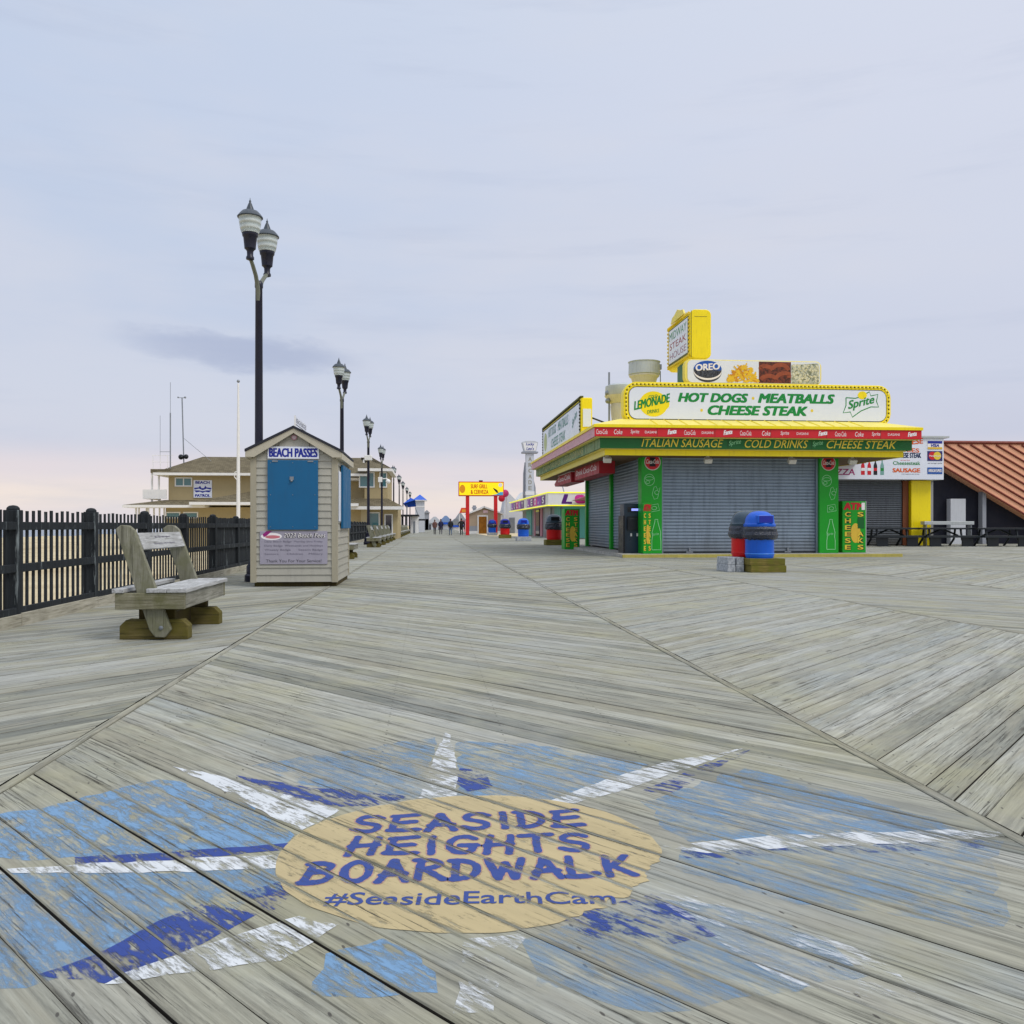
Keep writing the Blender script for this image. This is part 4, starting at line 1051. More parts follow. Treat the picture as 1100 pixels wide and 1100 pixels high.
# ================================================================== PEOPLE
def person(label, loc, rz, jacket, legs, skin, hair, pose, hgt=1.74, extra=None):
    t = thing('person', label, 'person', (loc[0], loc[1], 0), rz, 'people walking far down the boardwalk')
    st = pose.get('stride', 0.18); el = pose.get('elbow', 0.04)
    J = {'pel': (0,0,.95), 'bel': (0,.0,1.08), 'che': (0,.01,1.32), 'nck': (0,.0,1.47), 'hd0': (0,-.01,1.56), 'hd1': (0,-.015,1.67),
         'shL': (-.17,0,1.41), 'elL': (-.22-el,.05-st*.4,1.13), 'wrL': (-.2-el*.2,-.06-st*.4,.93), 'haL': (-.19-el*.1,-.1-st*.4,.84),
         'shR': (.17,0,1.41), 'elR': (.22+el,.05+st*.4,1.13), 'wrR': (.2+el*.2,-.02+st*.4,.92), 'haR': (.19+el*.1,-.04+st*.4,.83),
         'hiL': (-.09,0,.9), 'knL': (-.1,-.03+st*.5,.5), 'anL': (-.1,st+.03,.1), 'toL': (-.11,st-.13,.035),
         'hiR': (.09,0,.9), 'knR': (.1,-.06-st*.3,.5), 'anR': (.1,-st+.03,.09), 'toR': (.11,-st-.13,.035)}
    E_ = [('pel','bel'),('bel','che'),('che','nck'),('nck','hd0'),('hd0','hd1'),('che','shL'),('shL','elL'),('elL','wrL'),('wrL','haL'),
          ('che','shR'),('shR','elR'),('elR','wrR'),('wrR','haR'),('pel','hiL'),('hiL','knL'),('knL','anL'),('anL','toL'),('pel','hiR'),('hiR','knR'),('knR','anR'),('anR','toR')]
    Rd = dict(pel=(.15,.12), bel=(.15,.115), che=(.175,.125), nck=(.062,.062), hd0=(.075,.085), hd1=(.078,.092), shL=(.075,.075), shR=(.075,.075), elL=(.058,.058), elR=(.058,.058),
              wrL=(.042,.042), wrR=(.042,.042), haL=(.04,.028), haR=(.04,.028), hiL=(.105,.105), hiR=(.105,.105), knL=(.07,.07), knR=(.07,.07), anL=(.05,.05), anR=(.05,.05), toL=(.045,.032), toR=(.045,.032))
    ks = list(J); sc = hgt/1.74
    me = bpy.data.meshes.new('sk'); me.from_pydata([tuple(c*sc for c in J[k]) for k in ks], [(ks.index(a), ks.index(b)) for a, b in E_], [])
    ob = bpy.data.objects.new('sk', me); COL.objects.link(ob)
    md = ob.modifiers.new('s', 'SKIN'); ob.modifiers.new('u', 'SUBSURF').levels = 1
    sv = me.skin_vertices[0].data
    for i, k in enumerate(ks): sv[i].radius = tuple(r*sc for r in Rd[k])
    sv[0].use_root = True
    dg = bpy.context.evaluated_depsgraph_get(); nm = bpy.data.meshes.new_from_object(ob.evaluated_get(dg)); bpy.data.objects.remove(ob)
    for m in (jacket, legs, skin, M['atmdark']): nm.materials.append(m)
    for p in nm.polygons:
        c = p.center/sc; p.use_smooth = True
        if c.z > 1.49: p.material_index = 2
        elif abs(c.x) > .13 and .75 < c.z < .92 and abs(c.x) > .165: p.material_index = 2
        elif c.z < .1: p.material_index = 3
        elif c.z < .9 and abs(c.x) < .2: p.material_index = 1
        else: p.material_index = 0
    nm.name = 'body'; bo = bpy.data.objects.new('body', nm); COL.objects.link(bo); bo.parent = t
    hm = MB(); hm.ball((0, .012*sc, 1.665*sc), .105*sc, 12, 8, (.88, 1.02, 1.0)); hb = hm.build('hair', hair, t, smooth=True)
    MB().ball((0, -.105*sc, 1.60*sc), .018*sc, 6, 4).build('nose', skin, bo)
    m = MB(); m.lathe([(.19,-.13),(.185,0),(.2,.3),(.17,.42)], (0,0,.95), 14, cap=False)
    for i in range(len(m.v)): x,y,z = m.v[i]; m.v[i] = (x*sc, (y*.72+.005)*sc, z*sc)
    m.build('jacket', jacket, t, smooth=True)
    if extra == 'bag':
        MB().box(.2*sc, .3*sc, -.12, .16, .62, .9).build('carried_bag', M['dred'], t, bevel=.02)
    return t
sk1, hr1, hr2 = flat('skin_tone', (200,150,120)), flat('dark_hair', (40,30,26)), flat('brown_hair', (90,64,44))
person('walker in a brown jacket with dark trousers, leftmost of the far four', G(467,574.3), R(170), flat('brown_jacket', (104,70,64)), flat('charcoal_trousers', (52,48,54)), sk1, hr2, dict(stride=.16), 1.7)
person('walker in a navy jacket, close beside the one in brown', G(473.5,574.2), R(185), flat('navy_jacket', (28,32,70)), flat('grey_trousers', (84,84,96)), sk1, hr1, dict(stride=.12, elbow=.06), 1.78)
person('walker in a black coat and blue jeans, third from left', G(484,575), R(178), flat('black_coat', (26,30,38)), flat('blue_jeans', (92,110,134)), sk1, hr1, dict(stride=.2), 1.76)
person('walker all in black with elbow out, nearest the red sign post', G(495.6,575), R(176), flat('black_jacket', (30,26,32)), flat('black_trousers', (24,24,32)), sk1, hr1, dict(stride=.15, elbow=.14), 1.8)

# ================================================================== YELLOW SIGN ON RED POSTS, HUT
SY = 95.0
gs = thing('gateway_sign', 'bright yellow grill sign with surfer picture on two red posts', 'sign', (XP(517,SY), SY, 0))
gx = lambda px: XP(px, SY)-XP(517,SY)
gz = lambda py: ZP(py, XP(517,SY), SY)
for px in (502.2, 532.4):
    MB().box(gx(px)-.19, gx(px)+.19, -.19, .19, 0, gz(533)-.003).build('post', M['postred'], gs, bevel=.02)
bd = MB().box(gx(492.5), gx(541), -.25, .25, gz(533), gz(517.5)).build('sign_box', M['postred'], gs, bevel=.03)
MB().box(gx(493.3), gx(540.3), -.27, -.253, gz(532), gz(518.5)).build('face', M['yglow'], bd)
m_ = MB(); m_.text('SURF GRILL', (gx(505.5), -.276, gz(524.8)), (1,0,0),(0,0,1), gx(523.5)-gx(505.5), gz(520.4)-gz(524.8), .02); m_.text('& CERVEZA', (gx(505.5), -.276, gz(530.8)), (1,0,0),(0,0,1), gx(524.5)-gx(505.5), gz(526.2)-gz(530.8), .02)
m_.build('lettering', M['sky_letter'], bd)
MB().sheet([(gx(527),gz(532)),(gx(540.2),gz(532)),(gx(540.2),gz(528.5)),(gx(537),gz(528.5)),(gx(533),gz(531))], (0,-.275,0),(1,0,0),(0,0,1)).build('wave_picture', flat('wave_blue', (80,180,230)), bd)
MB().sheet([(gx(529.5),gz(524)),(gx(534),gz(526.5)),(gx(535.5),gz(530)),(gx(532.8),gz(529)),(gx(530),gz(525.5))], (0,-.281,0),(1,0,0),(0,0,1)).build('surfer_picture', M['ink'], bd)
MB().sheet(ell(gx(537.3), gz(521), .22, .22, 14), (0,-.276,0),(1,0,0),(0,0,1)).build('flower', M['wlet'], bd)
MB().sheet(ell(gx(496.6), gz(525.4), .3, .45, 16), (0,-.276,0),(1,0,0),(0,0,1)).build('cup_picture', flat('cup_orange', (250,160,30)), bd)
MB().box(gx(514.5), gx(518.5), -.1, .1, gz(517.4), gz(516)).build('bracket', M['atmdark'], gs)
ht = thing('wooden_hut', 'tan gabled hut with white trim and brown door behind the yellow sign', 'hut', (XP(521,112), 112, 0))
hx = lambda px: XP(px,112)-XP(521,112)
hz = lambda py: ZP(py, XP(521,112), 112)
MB().prism([(hx(503),0),(hx(539),0),(hx(539),hz(552.5)),(hx(520),hz(546)),(hx(503),hz(552.5))], 0, 5, 'y').build('wall', M['tan'], ht)
MB().box(hx(503.4), hx(513.5), -.05, -.004, .35, hz(565)).box(hx(524), hx(538.6), -.05, -.004, .35, hz(565)).build('wainscot', M['greym'], ht)
m_ = MB()
for a, b in ((502,504),(537.8,539.6),(512.8,514.2),(522.8,524.2)): m_.box(hx(a),hx(b),-.1,-.002,0,hz(553 if a<505 or a>530 else 553.5))
m_.box(hx(514.2)+.003,hx(522.8)-.003,-.1,-.002,hz(553.5)-.16,hz(553.5)); m_.box(hx(504)+.003,hx(512.8)-.003,-.1,-.052,0,.34); m_.box(hx(524.2)+.003,hx(537.8)-.003,-.1,-.052,0,.34)
m_.build('trim', M['whitetrim'], ht)
MB().box(hx(514.3), hx(522.7), -.06, -.002, .02, hz(553.5)-.17).build('door', M['door'], ht)
m_ = MB()
for a, b, s in ((520.2,501,1),(519.8,541,-1)):
    m_.prism([(hx(a),hz(543.6)),(hx(b),hz(551.6)),(hx(b),hz(553)),(hx(a),hz(545.4))], -.4, 5.3, 'y')
m_.build('roof', M['whitetrim'], ht)
MB().box(hx(519), hx(524), -.05, -.004, hz(551), hz(548.2)).build('notice', flat('pale_pink_notice', (232,200,206)), ht)
MB().box(hx(510.5)-.2, hx(510.5)+.2, 2, 2.4, hz(548), hz(542.5)).box(hx(508), hx(513), 1.9, 2.5, hz(546), hz(544.2)).build('vent', M['greym'], ht)
os_ = thing('orange_sign', 'small orange and red roof sign left of the red post', 'sign', (XP(498,120), 120, 0))
ox = lambda px: XP(px,120)-XP(498,120)
oz = lambda py: ZP(py, XP(498,120), 120)
MB().box(ox(493), ox(494), -.1, .1, 0, oz(551)).box(ox(501),ox(502),-.1,.1,0,oz(551)).build('post', M['whitetrim'], os_)
MB().prism([(ox(493.5),oz(551)+.003),(ox(503),oz(551)+.003),(ox(503),oz(545.5)),(ox(495.5),oz(545.5))], -.3, .3, 'y').build('board', flat('orange_red', (232,80,40)), os_)
MB().box(ox(496), ox(502), -.33, -.303, oz(550.2), oz(547.3)).build('panel', flat('amber_panel', (240,160,60)), os_)

# ================================================================== LITTER BINS
def make_bin(label, body, dome, flap, loc, sc=1.0, rz=0.0, ridge=None):
    t = thing('litter_bin', label, 'litter bin', loc, rz, 'domed litter bins on the boardwalk'); t.scale = (sc,)*3
    r = .33
    MB().lathe([(r*.93,0),(r*.95,.02),(r,.06),(r*.985,.1),(r,.13),(r*1.0,.42),(r*1.03,.44),(r*1.0,.46),(r*1.0,.74)], n=28).build('drum', body, t, smooth=True)
    MB().lathe([(r*1.012,.085),(r*1.03,.1),(r*1.012,.115)], n=28, cap=False).lathe([(r*1.035,.425),(r*1.05,.44),(r*1.035,.455)], n=28, cap=False).build('ridge', ridge or body, t, smooth=True)
    # bag turned over the rim, crumpled
    b = MB(); n = 40; rows = [(.43,.01),(.47,.05),(.54,.075),(.62,.06),(.68,.06),(.735,.03)]
    vs = []; fs = []
    for i, (z, o) in enumerate(rows):
        for k in range(n):
            a = 2*math.pi*k/n; q = mnoise.noise((math.cos(a)*3.5, math.sin(a)*3.5, z*9+loc[1]))
            rr = r*1.02 + o + .028*q*(1 if 0 < i < 5 else .3); vs.append((rr*math.cos(a), rr*math.sin(a), z + (.03*q if i == 0 else 0)))
    for i in range(len(rows)-1):
        for k in range(n): k2 = (k+1)%n; fs.append((i*n+k,i*n+k2,(i+1)*n+k2,(i+1)*n+k))
    b.add(vs, fs); b.build('bin_bag', M['bag'], t)
    d = MB().lathe([(r*1.1,.735),(r*1.12,.745),(r*1.12,.79),(r*1.06,.8),(r*1.03,.82),(r*1.0,.9),(r*.9,.98),(r*.72,1.045),(r*.48,1.085),(r*.2,1.1),(r*.02,1.102)], n=28).build('dome', dome, t, smooth=True)
    # push flap: a framed recess standing out of the dome on the front
    m = MB(); m.box(-.2,.2,-.345,-.1,.815,1.005); m.build('flap_hood', dome, d, bevel=.025)
    MB().box(-.165,.165,-.352,-.346,.832,.985).build('flap', flap, d)
    return t
BF = G(822, 615)
zt_ = 0.30
# platform of blocks and timbers
tl = W(804.5, 20.5); tr = W(843.5, 20.5)
def slab(name, label, cat, grp, x0, x1, y0, y1, z0, z1, mat, bev=.012):
    t = MB().box(-(x1-x0)/2, (x1-x0)/2, -(y1-y0)/2, (y1-y0)/2, 0, z1-z0).build(name, mat, None, bevel=bev)
    t.location = ((x0+x1)/2, (y0+y1)/2, z0); tag(t, label, cat, grp); return t
bx1, bx2 = tl[0]+.01, tr[0]; y_f = 19.78
slab('timber', 'lower mossy timber under the blue bin', 'timber', 'mossy timbers under the bins', bx1, bx2+.02, y_f, y_f+.75, 0.0, .165, M['timber'])
slab('timber', 'upper mossy timber directly under the blue bin', 'timber', 'mossy timbers under the bins', bx1-.02, bx2, y_f+.02, y_f+.74, .169, .325, M['timber'])
gl0 = W(778.5, 20.9)[0]; gm = (gl0+bx1-.03)/2; yg = y_f+.35
for k, (a, b) in enumerate(((gl0, gm-.01), (gm+.01, bx1-.035))):
    s_ = ('left', 'right')[k]
    slab('cement_block', 'lower %s grey cement block beneath the red bin' % s_, 'block', 'grey blocks under the red bin', a, b, yg, yg+.8, 0, .17, M['block'])
    slab('cement_block', 'upper %s grey cement block beneath the red bin' % s_, 'block', 'grey blocks under the red bin', a+.01, b, yg+.01, yg+.8, .173, .34, M['block'])
slab('cement_block', 'grey block mostly hidden behind the blue bin', 'block', 'grey blocks under the red bin', bx1-.03, bx1+.6, y_f+.76, y_f+1.3, 0, .34, M['block'])
bc = W(817.5, 20.7)
make_bin('bright blue domed litter bin with dark bag on mossy timbers', M['blue'], M['blue'], M['bluedk'], (bc[0], 20.15, .327), 1.0, R(4), M['bluel'])
rc = W(801.5, 21.3)
make_bin('red litter bin with charcoal dome beside the bright blue bin', M['bred'], M['bblack'], M['atmdark'], (rc[0], 20.72, .343), 1.0, R(30), M['bred'])
def far_bin(px, py, body, dome, flap, label, blab, sc=1.12, wood_=False, ridge=None):
    x, y = G(px, py)
    o = slab('bin_plinth', blab, 'plinth', 'plinths under the far bins', x-.5, x+.5, y, y+1.0, 0, .3, M['timber'] if wood_ else M['block'], .02)
    make_bin(label, body, dome, flap, (x, y+.5, .303), sc, 0, ridge)
far_bin(529, 575.2, M['blue'], M['bluedk'], M['blue'], 'blue domed litter bin farthest away, before the tan hut', 'grey plinth under the blue bin before the tan hut', 1.25)
far_bin(543, 578.2, M['bred'], M['bluedk'], M['atmdark'], 'red bin with dark blue dome right of the tan hut', 'plinth under the red and blue bin right of the hut', 1.2, True)
far_bin(563, 581.2, M['blue'], M['blue'], M['bluedk'], 'blue domed litter bin in front of the turquoise arcade', 'grey plinth under the blue bin before the arcade', 1.15)
far_bin(596.5, 585.8, M['bred'], M['bblack'], M['atmdark'], 'red bin with slate dome beside the far green cash machine box', 'wooden plinth under the red bin by the green box', 1.25, True)

# ================================================================== ARCADE + TOWER
AX, AY0 = 9.8, 72.0
AY1 = YP(548, AX)
ar = thing('arcade_building', 'long arcade with purple lettered marquee and turquoise shutters', 'building', (AX, AY0, 0))
mt = ZP(529.5, AX, AY0); mbm = ZP(542.5, AX, AY0); LA = AY1-AY0
MB().box(1.4, 16, 1.4, LA-1, -.2, mbm+.3).build('wall', M['greym'], ar)
MB().box(0, 17, 0, 2.2, mbm, mt).box(0, 2.2, 2.2, LA, mbm, mt).build('marquee', M['whitetrim'], ar)
m_ = MB()
for z in (mbm-.04, mt+.04):
    m_.tube([(-.06, LA, z), (-.06, -.06, z), (8, -.06, z)], .05, 6)
m_.build('neon_tube', M['neon'], ar)
word = "LUCKY LEO'S"; cw = (LA-3)/len(word)
for k, ch in enumerate(word):
    if ch == ' ': continue
    y_hi = LA-1.5-k*cw
    pn = MB().box(-.03, -.004, y_hi-cw*.92, y_hi, mbm+.1, mt-.1).build('letter_panel', M[('violet', 'purple', 'pink')[k % 3]], ar)
    MB().text(ch, (-.036, y_hi-cw*.2, mbm+.2), (0,-1,0), (0,0,1), cw*(.5 if ch != "'" else .15), mt-mbm-.4 if ch != "'" else .25, .04).build('lettering', M['wlet'], pn)
tx = MB(); tx.text('L', (1.1, -.01, mbm+.1), (1,0,0), (0,0,1), .9, mt-mbm-.2, .05, .2); tx.build('corner_lettering', M['purple'], ar)
tx = MB(); tx.text('e', (2.2, -.01, mbm+.12), (1,0,0), (0,0,1), .9, mt-mbm-.25, .06); tx.build('corner_lettering', M['pink'], ar)
for (a, b, mt_) in ((2, 5.5, 'turq'), (8, 12, 'shutter'), (14, 15.5, 'rose'), (16.3, 19, 'glassd'), (19.6, 20.6, 'rose'), (23, 28, 'turq')):
    MB().box(1.3, 1.395, a, b, 0, mbm-.02).build('front_panel', M[mt_], ar)
MB().box(1.42, 4.2, 1.25, 1.39, 0, mbm-.02).build('front_panel', M['turq'], ar)
MB().box(5, 15, 1.25, 1.39, 0, mbm-.02).build('front_panel', M['rose'], ar)
m_ = MB(); rnd = random.Random(3)
for k in range(6):
    m_.tube([(2+k*2.2, 4, mt), (2+k*2.2+rnd.uniform(-.4,.4), 4, mt+rnd.uniform(.5,1.0))], .05, 5)
m_.build('roof_vent', M['greym'], ar)
# slanting maroon canopy on the near end
MB().prism([(1.9, mbm+.35), (6.5, mbm+.35), (6.5, mt+.9)], -2.2, -.2, 'y').build('slanted_canopy', flat('maroon_canopy', (140,86,84)), ar)
TWY = 108.0
tw = thing('sign_tower', 'slim pale tower with vertical letters and flared sign on top, above the arcade', 'tower', (XP(569,TWY), TWY, 0))
wx = lambda px: XP(px,TWY)-XP(569,TWY)
wz = lambda py: ZP(py, XP(569,TWY), TWY)
MB().box(wx(564.8), wx(573.2), -.4, .5, 0, wz(487.3)).build('shaft', M['greyw'], tw)
MB().box(wx(564.8)-.06, wx(573.2)+.06, -.45, .55, wz(532), wz(528)).build('collar', M['whitetrim'], tw)
MB().box(wx(560.5), wx(577.5), -.6, .7, wz(487), wz(485.4)).build('ledge', M['greym'], tw)
hd = MB().prism([(wx(562.8),wz(485.3)),(wx(575.4),wz(485.3)),(wx(577.6),wz(475.5)),(wx(574),wz(474)),(wx(564),wz(474)),(wx(560.4),wz(475.5))], -.5, .6, 'y').build('flared_sign', M['greyw'], tw)
MB().prism([(wx(563.4),wz(484.6)),(wx(574.8),wz(484.6)),(wx(576.6),wz(476.2)),(wx(561.4),wz(476.2))], -.53, -.503, 'y').build('face', M['whitetrim'], hd)
m_ = MB(); m_.text('Lucky', (wx(564.6), -.536, wz(479.7)), (1,0,0),(0,0,1), wx(573.4)-wx(564.6), .42, .02, .2); m_.text("Leo's", (wx(565), -.536, wz(484)), (1,0,0),(0,0,1), wx(573)-wx(565), .42, .02, .2)
m_.build('lettering', M['navy'], hd)
m_ = MB()
for k, ch in enumerate('ARCADE'):
    m_.text(ch, (wx(567.2), -.405, wz(495.6+6.2*k)), (1,0,0),(0,0,1), wx(570.8)-wx(567.2), .5, .03)
m_.build('vertical_lettering', flat('grey_gold_letter', (150,146,128)), tw)
MB().prism([(wx(562.5),0),(wx(576),0),(wx(576),wz(524)),(wx(573.3),wz(512)),(wx(573.3),wz(500)),(wx(564.7),wz(496)),(wx(563.2),wz(508))], .52, 1.4, 'y').build('rear_frame', M['greym'], tw)
gb_ = thing('angular_building', 'pale grey angular roofed building left of the arcade marquee', 'building', (XP(551,118), 118, 0))
ax_ = lambda px: XP(px,118)-XP(551,118)
az_ = lambda py: ZP(py, XP(551,118), 118)
MB().box(ax_(541), ax_(580), 0, 6, 0, az_(548)).build('wall', M['greyw'], gb_)
MB().prism([(ax_(541),az_(548)+.003),(ax_(559),az_(548)+.003),(ax_(553),az_(536)),(ax_(547),az_(530)),(ax_(543),az_(536))], 0, 5, 'y').build('angled_roof', M['greyw'], gb_)
MB().prism([(ax_(556),az_(548)+.006),(ax_(582),az_(548)+.006),(ax_(578),az_(530)),(ax_(563),az_(528)),(ax_(557),az_(536))], .3, 5.5, 'y').build('angled_roof', M['whitetrim'], gb_)
MB().box(ax_(547), ax_(553), -.05, -.004, 0, az_(556)).build('door', M['steel'], gb_)
bo_ = thing('ball_ornament', 'pair of pink and red ball ornaments beside the yellow sign', 'ornament', (XP(544,110), 110, 0))
qx = lambda px: XP(px,110)-XP(544,110)
qz = lambda py: ZP(py, XP(544,110), 110)
MB().tube([(qx(544),0,0),(qx(544),0,qz(534))], .1, 6).build('pole', M['whitetrim'], bo_)
MB().ball((qx(542.5),0,qz(530)), .48, 12, 8).build('ball', flat('pink_ball', (214,60,120)), bo_, smooth=True)
MB().ball((qx(538.8),-.1,qz(535.5)), .42, 12, 8).build('ball', flat('red_ball', (206,30,60)), bo_, smooth=True)

# ================================================================== STEAK HOUSE
WY = 30.4                        # front wall
WX = 7.45                        # left wall
FY = 28.95                       # front fascia
LXc = 5.5                        # left fascia
RX = XP(990, FY)                 # right end of canopy
BYc = 47.0                       # back of canopy
SB = 0.10                        # slab height
cz = lambda py, px=800, Y=FY: ZP(py, XP(px, Y), Y)
tag(MB().box(6.55, RX-.6, 29.3, 43.5, -.3, SB).build('concrete_slab', M['concrete']), kind='structure')
tag(MB().box(6.5, RX-.55, 29.18, 29.297, -.02, SB+.006).build('slab_kerb', M['kerby'], bevel=.01), kind='structure')
sh = thing('food_stand', 'closed green and yellow steak stand with grey roll shutters and deep canopy', 'building', (WX, WY, SB))
S0 = Vector((WX, WY, SB))
def sx(px, Y=WY): return XP(px, Y) - WX
def sz(py, px=800, Y=WY): return ZP(py, XP(px, Y), Y) - SB
YEL0 = sz(489); WR = sx(903)
# core behind the shutters
MB().box(.35, WR-.2, .35, 11.4, 0, 3.7).build('wall', M['soffit'], sh)
def pillar(name, x0, x1, y0, y1, z1, mat='green'):
    return MB().box(x0, x1, y0, y1, 0, z1).build(name, M[mat], sh, bevel=.01)
HP = YEL0 + .1
pl = pillar('pillar', sx(689), sx(711), -.02, .5, HP)
pr = pillar('pillar', sx(880), sx(900.5), -.02, .5, HP)
for py in (655.5, 629.5):
    yy = YP(py, WX)-WY; pillar('side_column', -.02, .2, yy-.14, yy+.14, HP)
def rollshutter(parent, axis, a0, a1, pos, z0, z1, mat, pitch=.115, name='roll_shutter'):
    n = int((z1-z0)/pitch); mb = MB(); prof = []
    for i in range(n):
        z = z0+(z1-z0)*i/n; h = (z1-z0)/n
        prof += [(0.0, z), (-.016, z+h*.08), (-.027, z+h*.3), (-.02, z+h*.72), (0.006, z+h*.9)]
    prof.append((0.0, z1))
    vs = []; fs = []
    for d, z in prof:
        if axis == 'x': vs += [(a0, pos+d, z), (a1, pos+d, z)]
        else: vs += [(pos+d, a0, z), (pos+d, a1, z)]
    for i in range(len(prof)-1): fs.append((2*i, 2*i+1, 2*i+3, 2*i+2) if axis == 'x' else (2*i+1, 2*i, 2*i+2, 2*i+3))
    mb.add(vs, fs)
    o = mb.build(name, mat, parent)
    return o
ztop = sz(490)
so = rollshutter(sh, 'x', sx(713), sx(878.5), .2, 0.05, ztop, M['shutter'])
MB().box(sx(711)+.003, sx(713.5), .1, .28, 0, ztop).box(sx(878)-.0, sx(880)-.003, .1, .28, 0, ztop).build('guide_rail', M['shutter'], sh)
MB().box(sx(711)+.003, sx(880)-.003, .05, .3, ztop+.002, ztop+.16).build('shutter_housing', M['fancream'], sh)
for px_ in (742, 795, 848): MB().box(sx(px_)-.12, sx(px_)+.12, .13, .164, .02, .07).box(sx(px_)-.03, sx(px_)+.03, .11, .164, .075, .19).build('shutter_lock', M['steel'], so)
MB().box(sx(713), sx(878.5), .165, .215, 0.0, .05).build('bottom_bar', M['blackmetal'], sh)
y_a, y_b, y_c = YP(686, WX)-WY, YP(655.5, WX)-WY, YP(629.5, WX)-WY
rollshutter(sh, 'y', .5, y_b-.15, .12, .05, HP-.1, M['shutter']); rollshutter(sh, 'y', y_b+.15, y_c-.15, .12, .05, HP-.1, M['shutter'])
# pillar artwork
def pillar_art(pil, x0, x1, hand):
    w = x1-x0; xm = x0+w*(.5 if hand == 'r' else .56); y = -.0245
    r = .34*w if hand == 'r' else .36*w
    zc_ = sz(497)
    MB().sheet(ell(xm-.02, zc_, r*1.12, r*1.12), (0,y,0),(1,0,0),(0,0,1)).build('roundel_rim', M['fancream'], pil)
    rd = MB().sheet(ell(xm-.02, zc_, r, r), (0,y-.003,0),(1,0,0),(0,0,1)).build('roundel', M['red'], pil)
    MB().sheet([(xm-.02-r*.45,zc_-r*.6),(xm-.02+r*.45,zc_-r*.6),(xm-.02+r*.3,zc_),(xm-.02+r*.4,zc_+r*.6),(xm-.02-r*.4,zc_+r*.6),(xm-.02-r*.3,zc_)], (0,y-.005,0),(1,0,0),(0,0,1)).build('bottle_shape', M['ink'], pil)
    MB().text('Coca-Cola', (xm-.02-r*.86, y-.008, zc_-.06), (1,0,0),(0,0,1), r*1.72, .15, .015, .25).build('roundel_lettering', M['wlet'], pil)
    m = MB(); o = (0, y-.002, 0)
    def oval(cx, cy, rx, ry, wdt=.016, a0=0, a1=360): m.ribbon([(cx+rx*math.cos(R(a)), cy+ry*math.sin(R(a))) for a in range(a0, a1+1, 15)], o, (1,0,0),(0,0,1), wdt)
    z1 = sz(516); oval(x0+w*.38, z1, w*.25, .2); oval(x0+w*.38, z1+.05, w*.2, .06); oval(x0+w*.3, z1-.08, w*.1, .05)
    z1 = sz(530); m.ribbon([(x0+w*.6,z1+.2),(x0+w*.52,z1-.05),(x0+w*.62,z1-.22),(x0+w*.78,z1-.18),(x0+w*.86,z1+.05),(x0+w*.9,z1+.2),(x0+w*.78,z1+.12),(x0+w*.7,z1+.24),(x0+w*.6,z1+.2)], o, (1,0,0),(0,0,1), .016); oval(x0+w*.74, z1+.02, w*.1, .07)
    z1 = sz(546); m.ribbon([(x0+w*.42,z1-.14),(x0+w*.42,z1+.1),(x0+w*.8,z1+.15),(x0+w*.88,z1-.08),(x0+w*.42,z1-.14)], o, (1,0,0),(0,0,1), .016); oval(x0+w*.62, z1, w*.12, .06)
    zb_, zt2 = sz(591), sz(558); bh_ = zt2-zb_; xb_ = x0+w*(.72 if hand == 'l' else .6)
    side = [(.07,1.0),(.07,.93),(.1,.85),(.16,.7),(.21,.58),(.19,.44),(.22,.3),(.22,.02)]
    pts = [(xb_-w*a*1.0, zb_+bh_*b) for a, b in side][::-1]+[(xb_+w*a*1.0, zb_+bh_*b) for a, b in side]
    m.ribbon(pts+[pts[0]], o, (1,0,0),(0,0,1), .022)
    m.text('Sprite', (xb_-w*.2, y-.003, zb_+bh_*.45), (w*.4/ .4*1,0,.08), (0,0,1), .32, .12, .01, .2)
    m.build('outline_drawing', M['outline'], pil)
pillar_art(pl, sx(689), sx(711), 'l'); pillar_art(pr, sx(880), sx(900.5), 'r')
# ---- canopy: three bands stepping inwards, yellow roof above
zl = lambda z: z - SB
zr1, zr0 = cz(460.5), cz(470.0)         # red
zg0 = ZP(482.5, XP(800, FY+.22), FY+.22); zy0 = ZP(490, XP(800, FY+.42), FY+.42)
def ring(name, off, z0, z1, mat, parent=sh, th=.06, front_only=False, side_mat=None):
    fy = FY+off-WY; lx_ = LXc+off-WX; rx_ = RX-off-WX; by = BYc-off-WY
    m = MB(); m.box(lx_, rx_, fy, fy+th, zl(z0), zl(z1)); f = m.build(name, mat, parent)
    m = MB(); m.box(lx_, lx_+th, fy+th+.002, by, zl(z0), zl(z1)); l_ = m.build(name, side_mat or mat, parent)
    m = MB(); m.box(rx_-th, rx_, fy+th+.002, by, zl(z0), zl(z1)); m.build(name, mat, parent)
    m = MB(); m.box(lx_+th+.002, rx_-th-.002, by-th, by, zl(z0), zl(z1)); m.build(name, mat, parent)
    return f, l_
fr_, fl_ = ring('red_band', 0, zr0+.002, zr1, M['red'], side_mat=M['fpink'])
ring('edge_trim', -.04, zr1+.003, zr1+.1, M['yellow'], th=.16)
fg_, lg_ = ring('green_band', .22, zg0, zr0, M['dgreen'], side_mat=M['fband'])
ring('yellow_band', .42, zy0, zg0-.002, M['yellow'], side_mat=M['yellow2'])
MB().box(LXc+.06-WX, LXc+.21-WX, FY+.06-WY, BYc-.3-WY, zl(zr0)-.03, zl(zr0)-.003).box(LXc+.215-WX, RX-.06-WX, FY+.06-WY, FY+.215-WY, zl(zr0)-.03, zl(zr0)-.003).build('ledge_underside', M['yellow2'], sh)
MB().box(LXc+.285-WX, LXc+.415-WX, FY+.285-WY, BYc-.5-WY, zl(zg0)-.03, zl(zg0)-.004).box(LXc+.42-WX, RX-.4-WX, FY+.285-WY, FY+.415-WY, zl(zg0)-.03, zl(zg0)-.004).build('ledge_underside', M['yellow2'], sh)
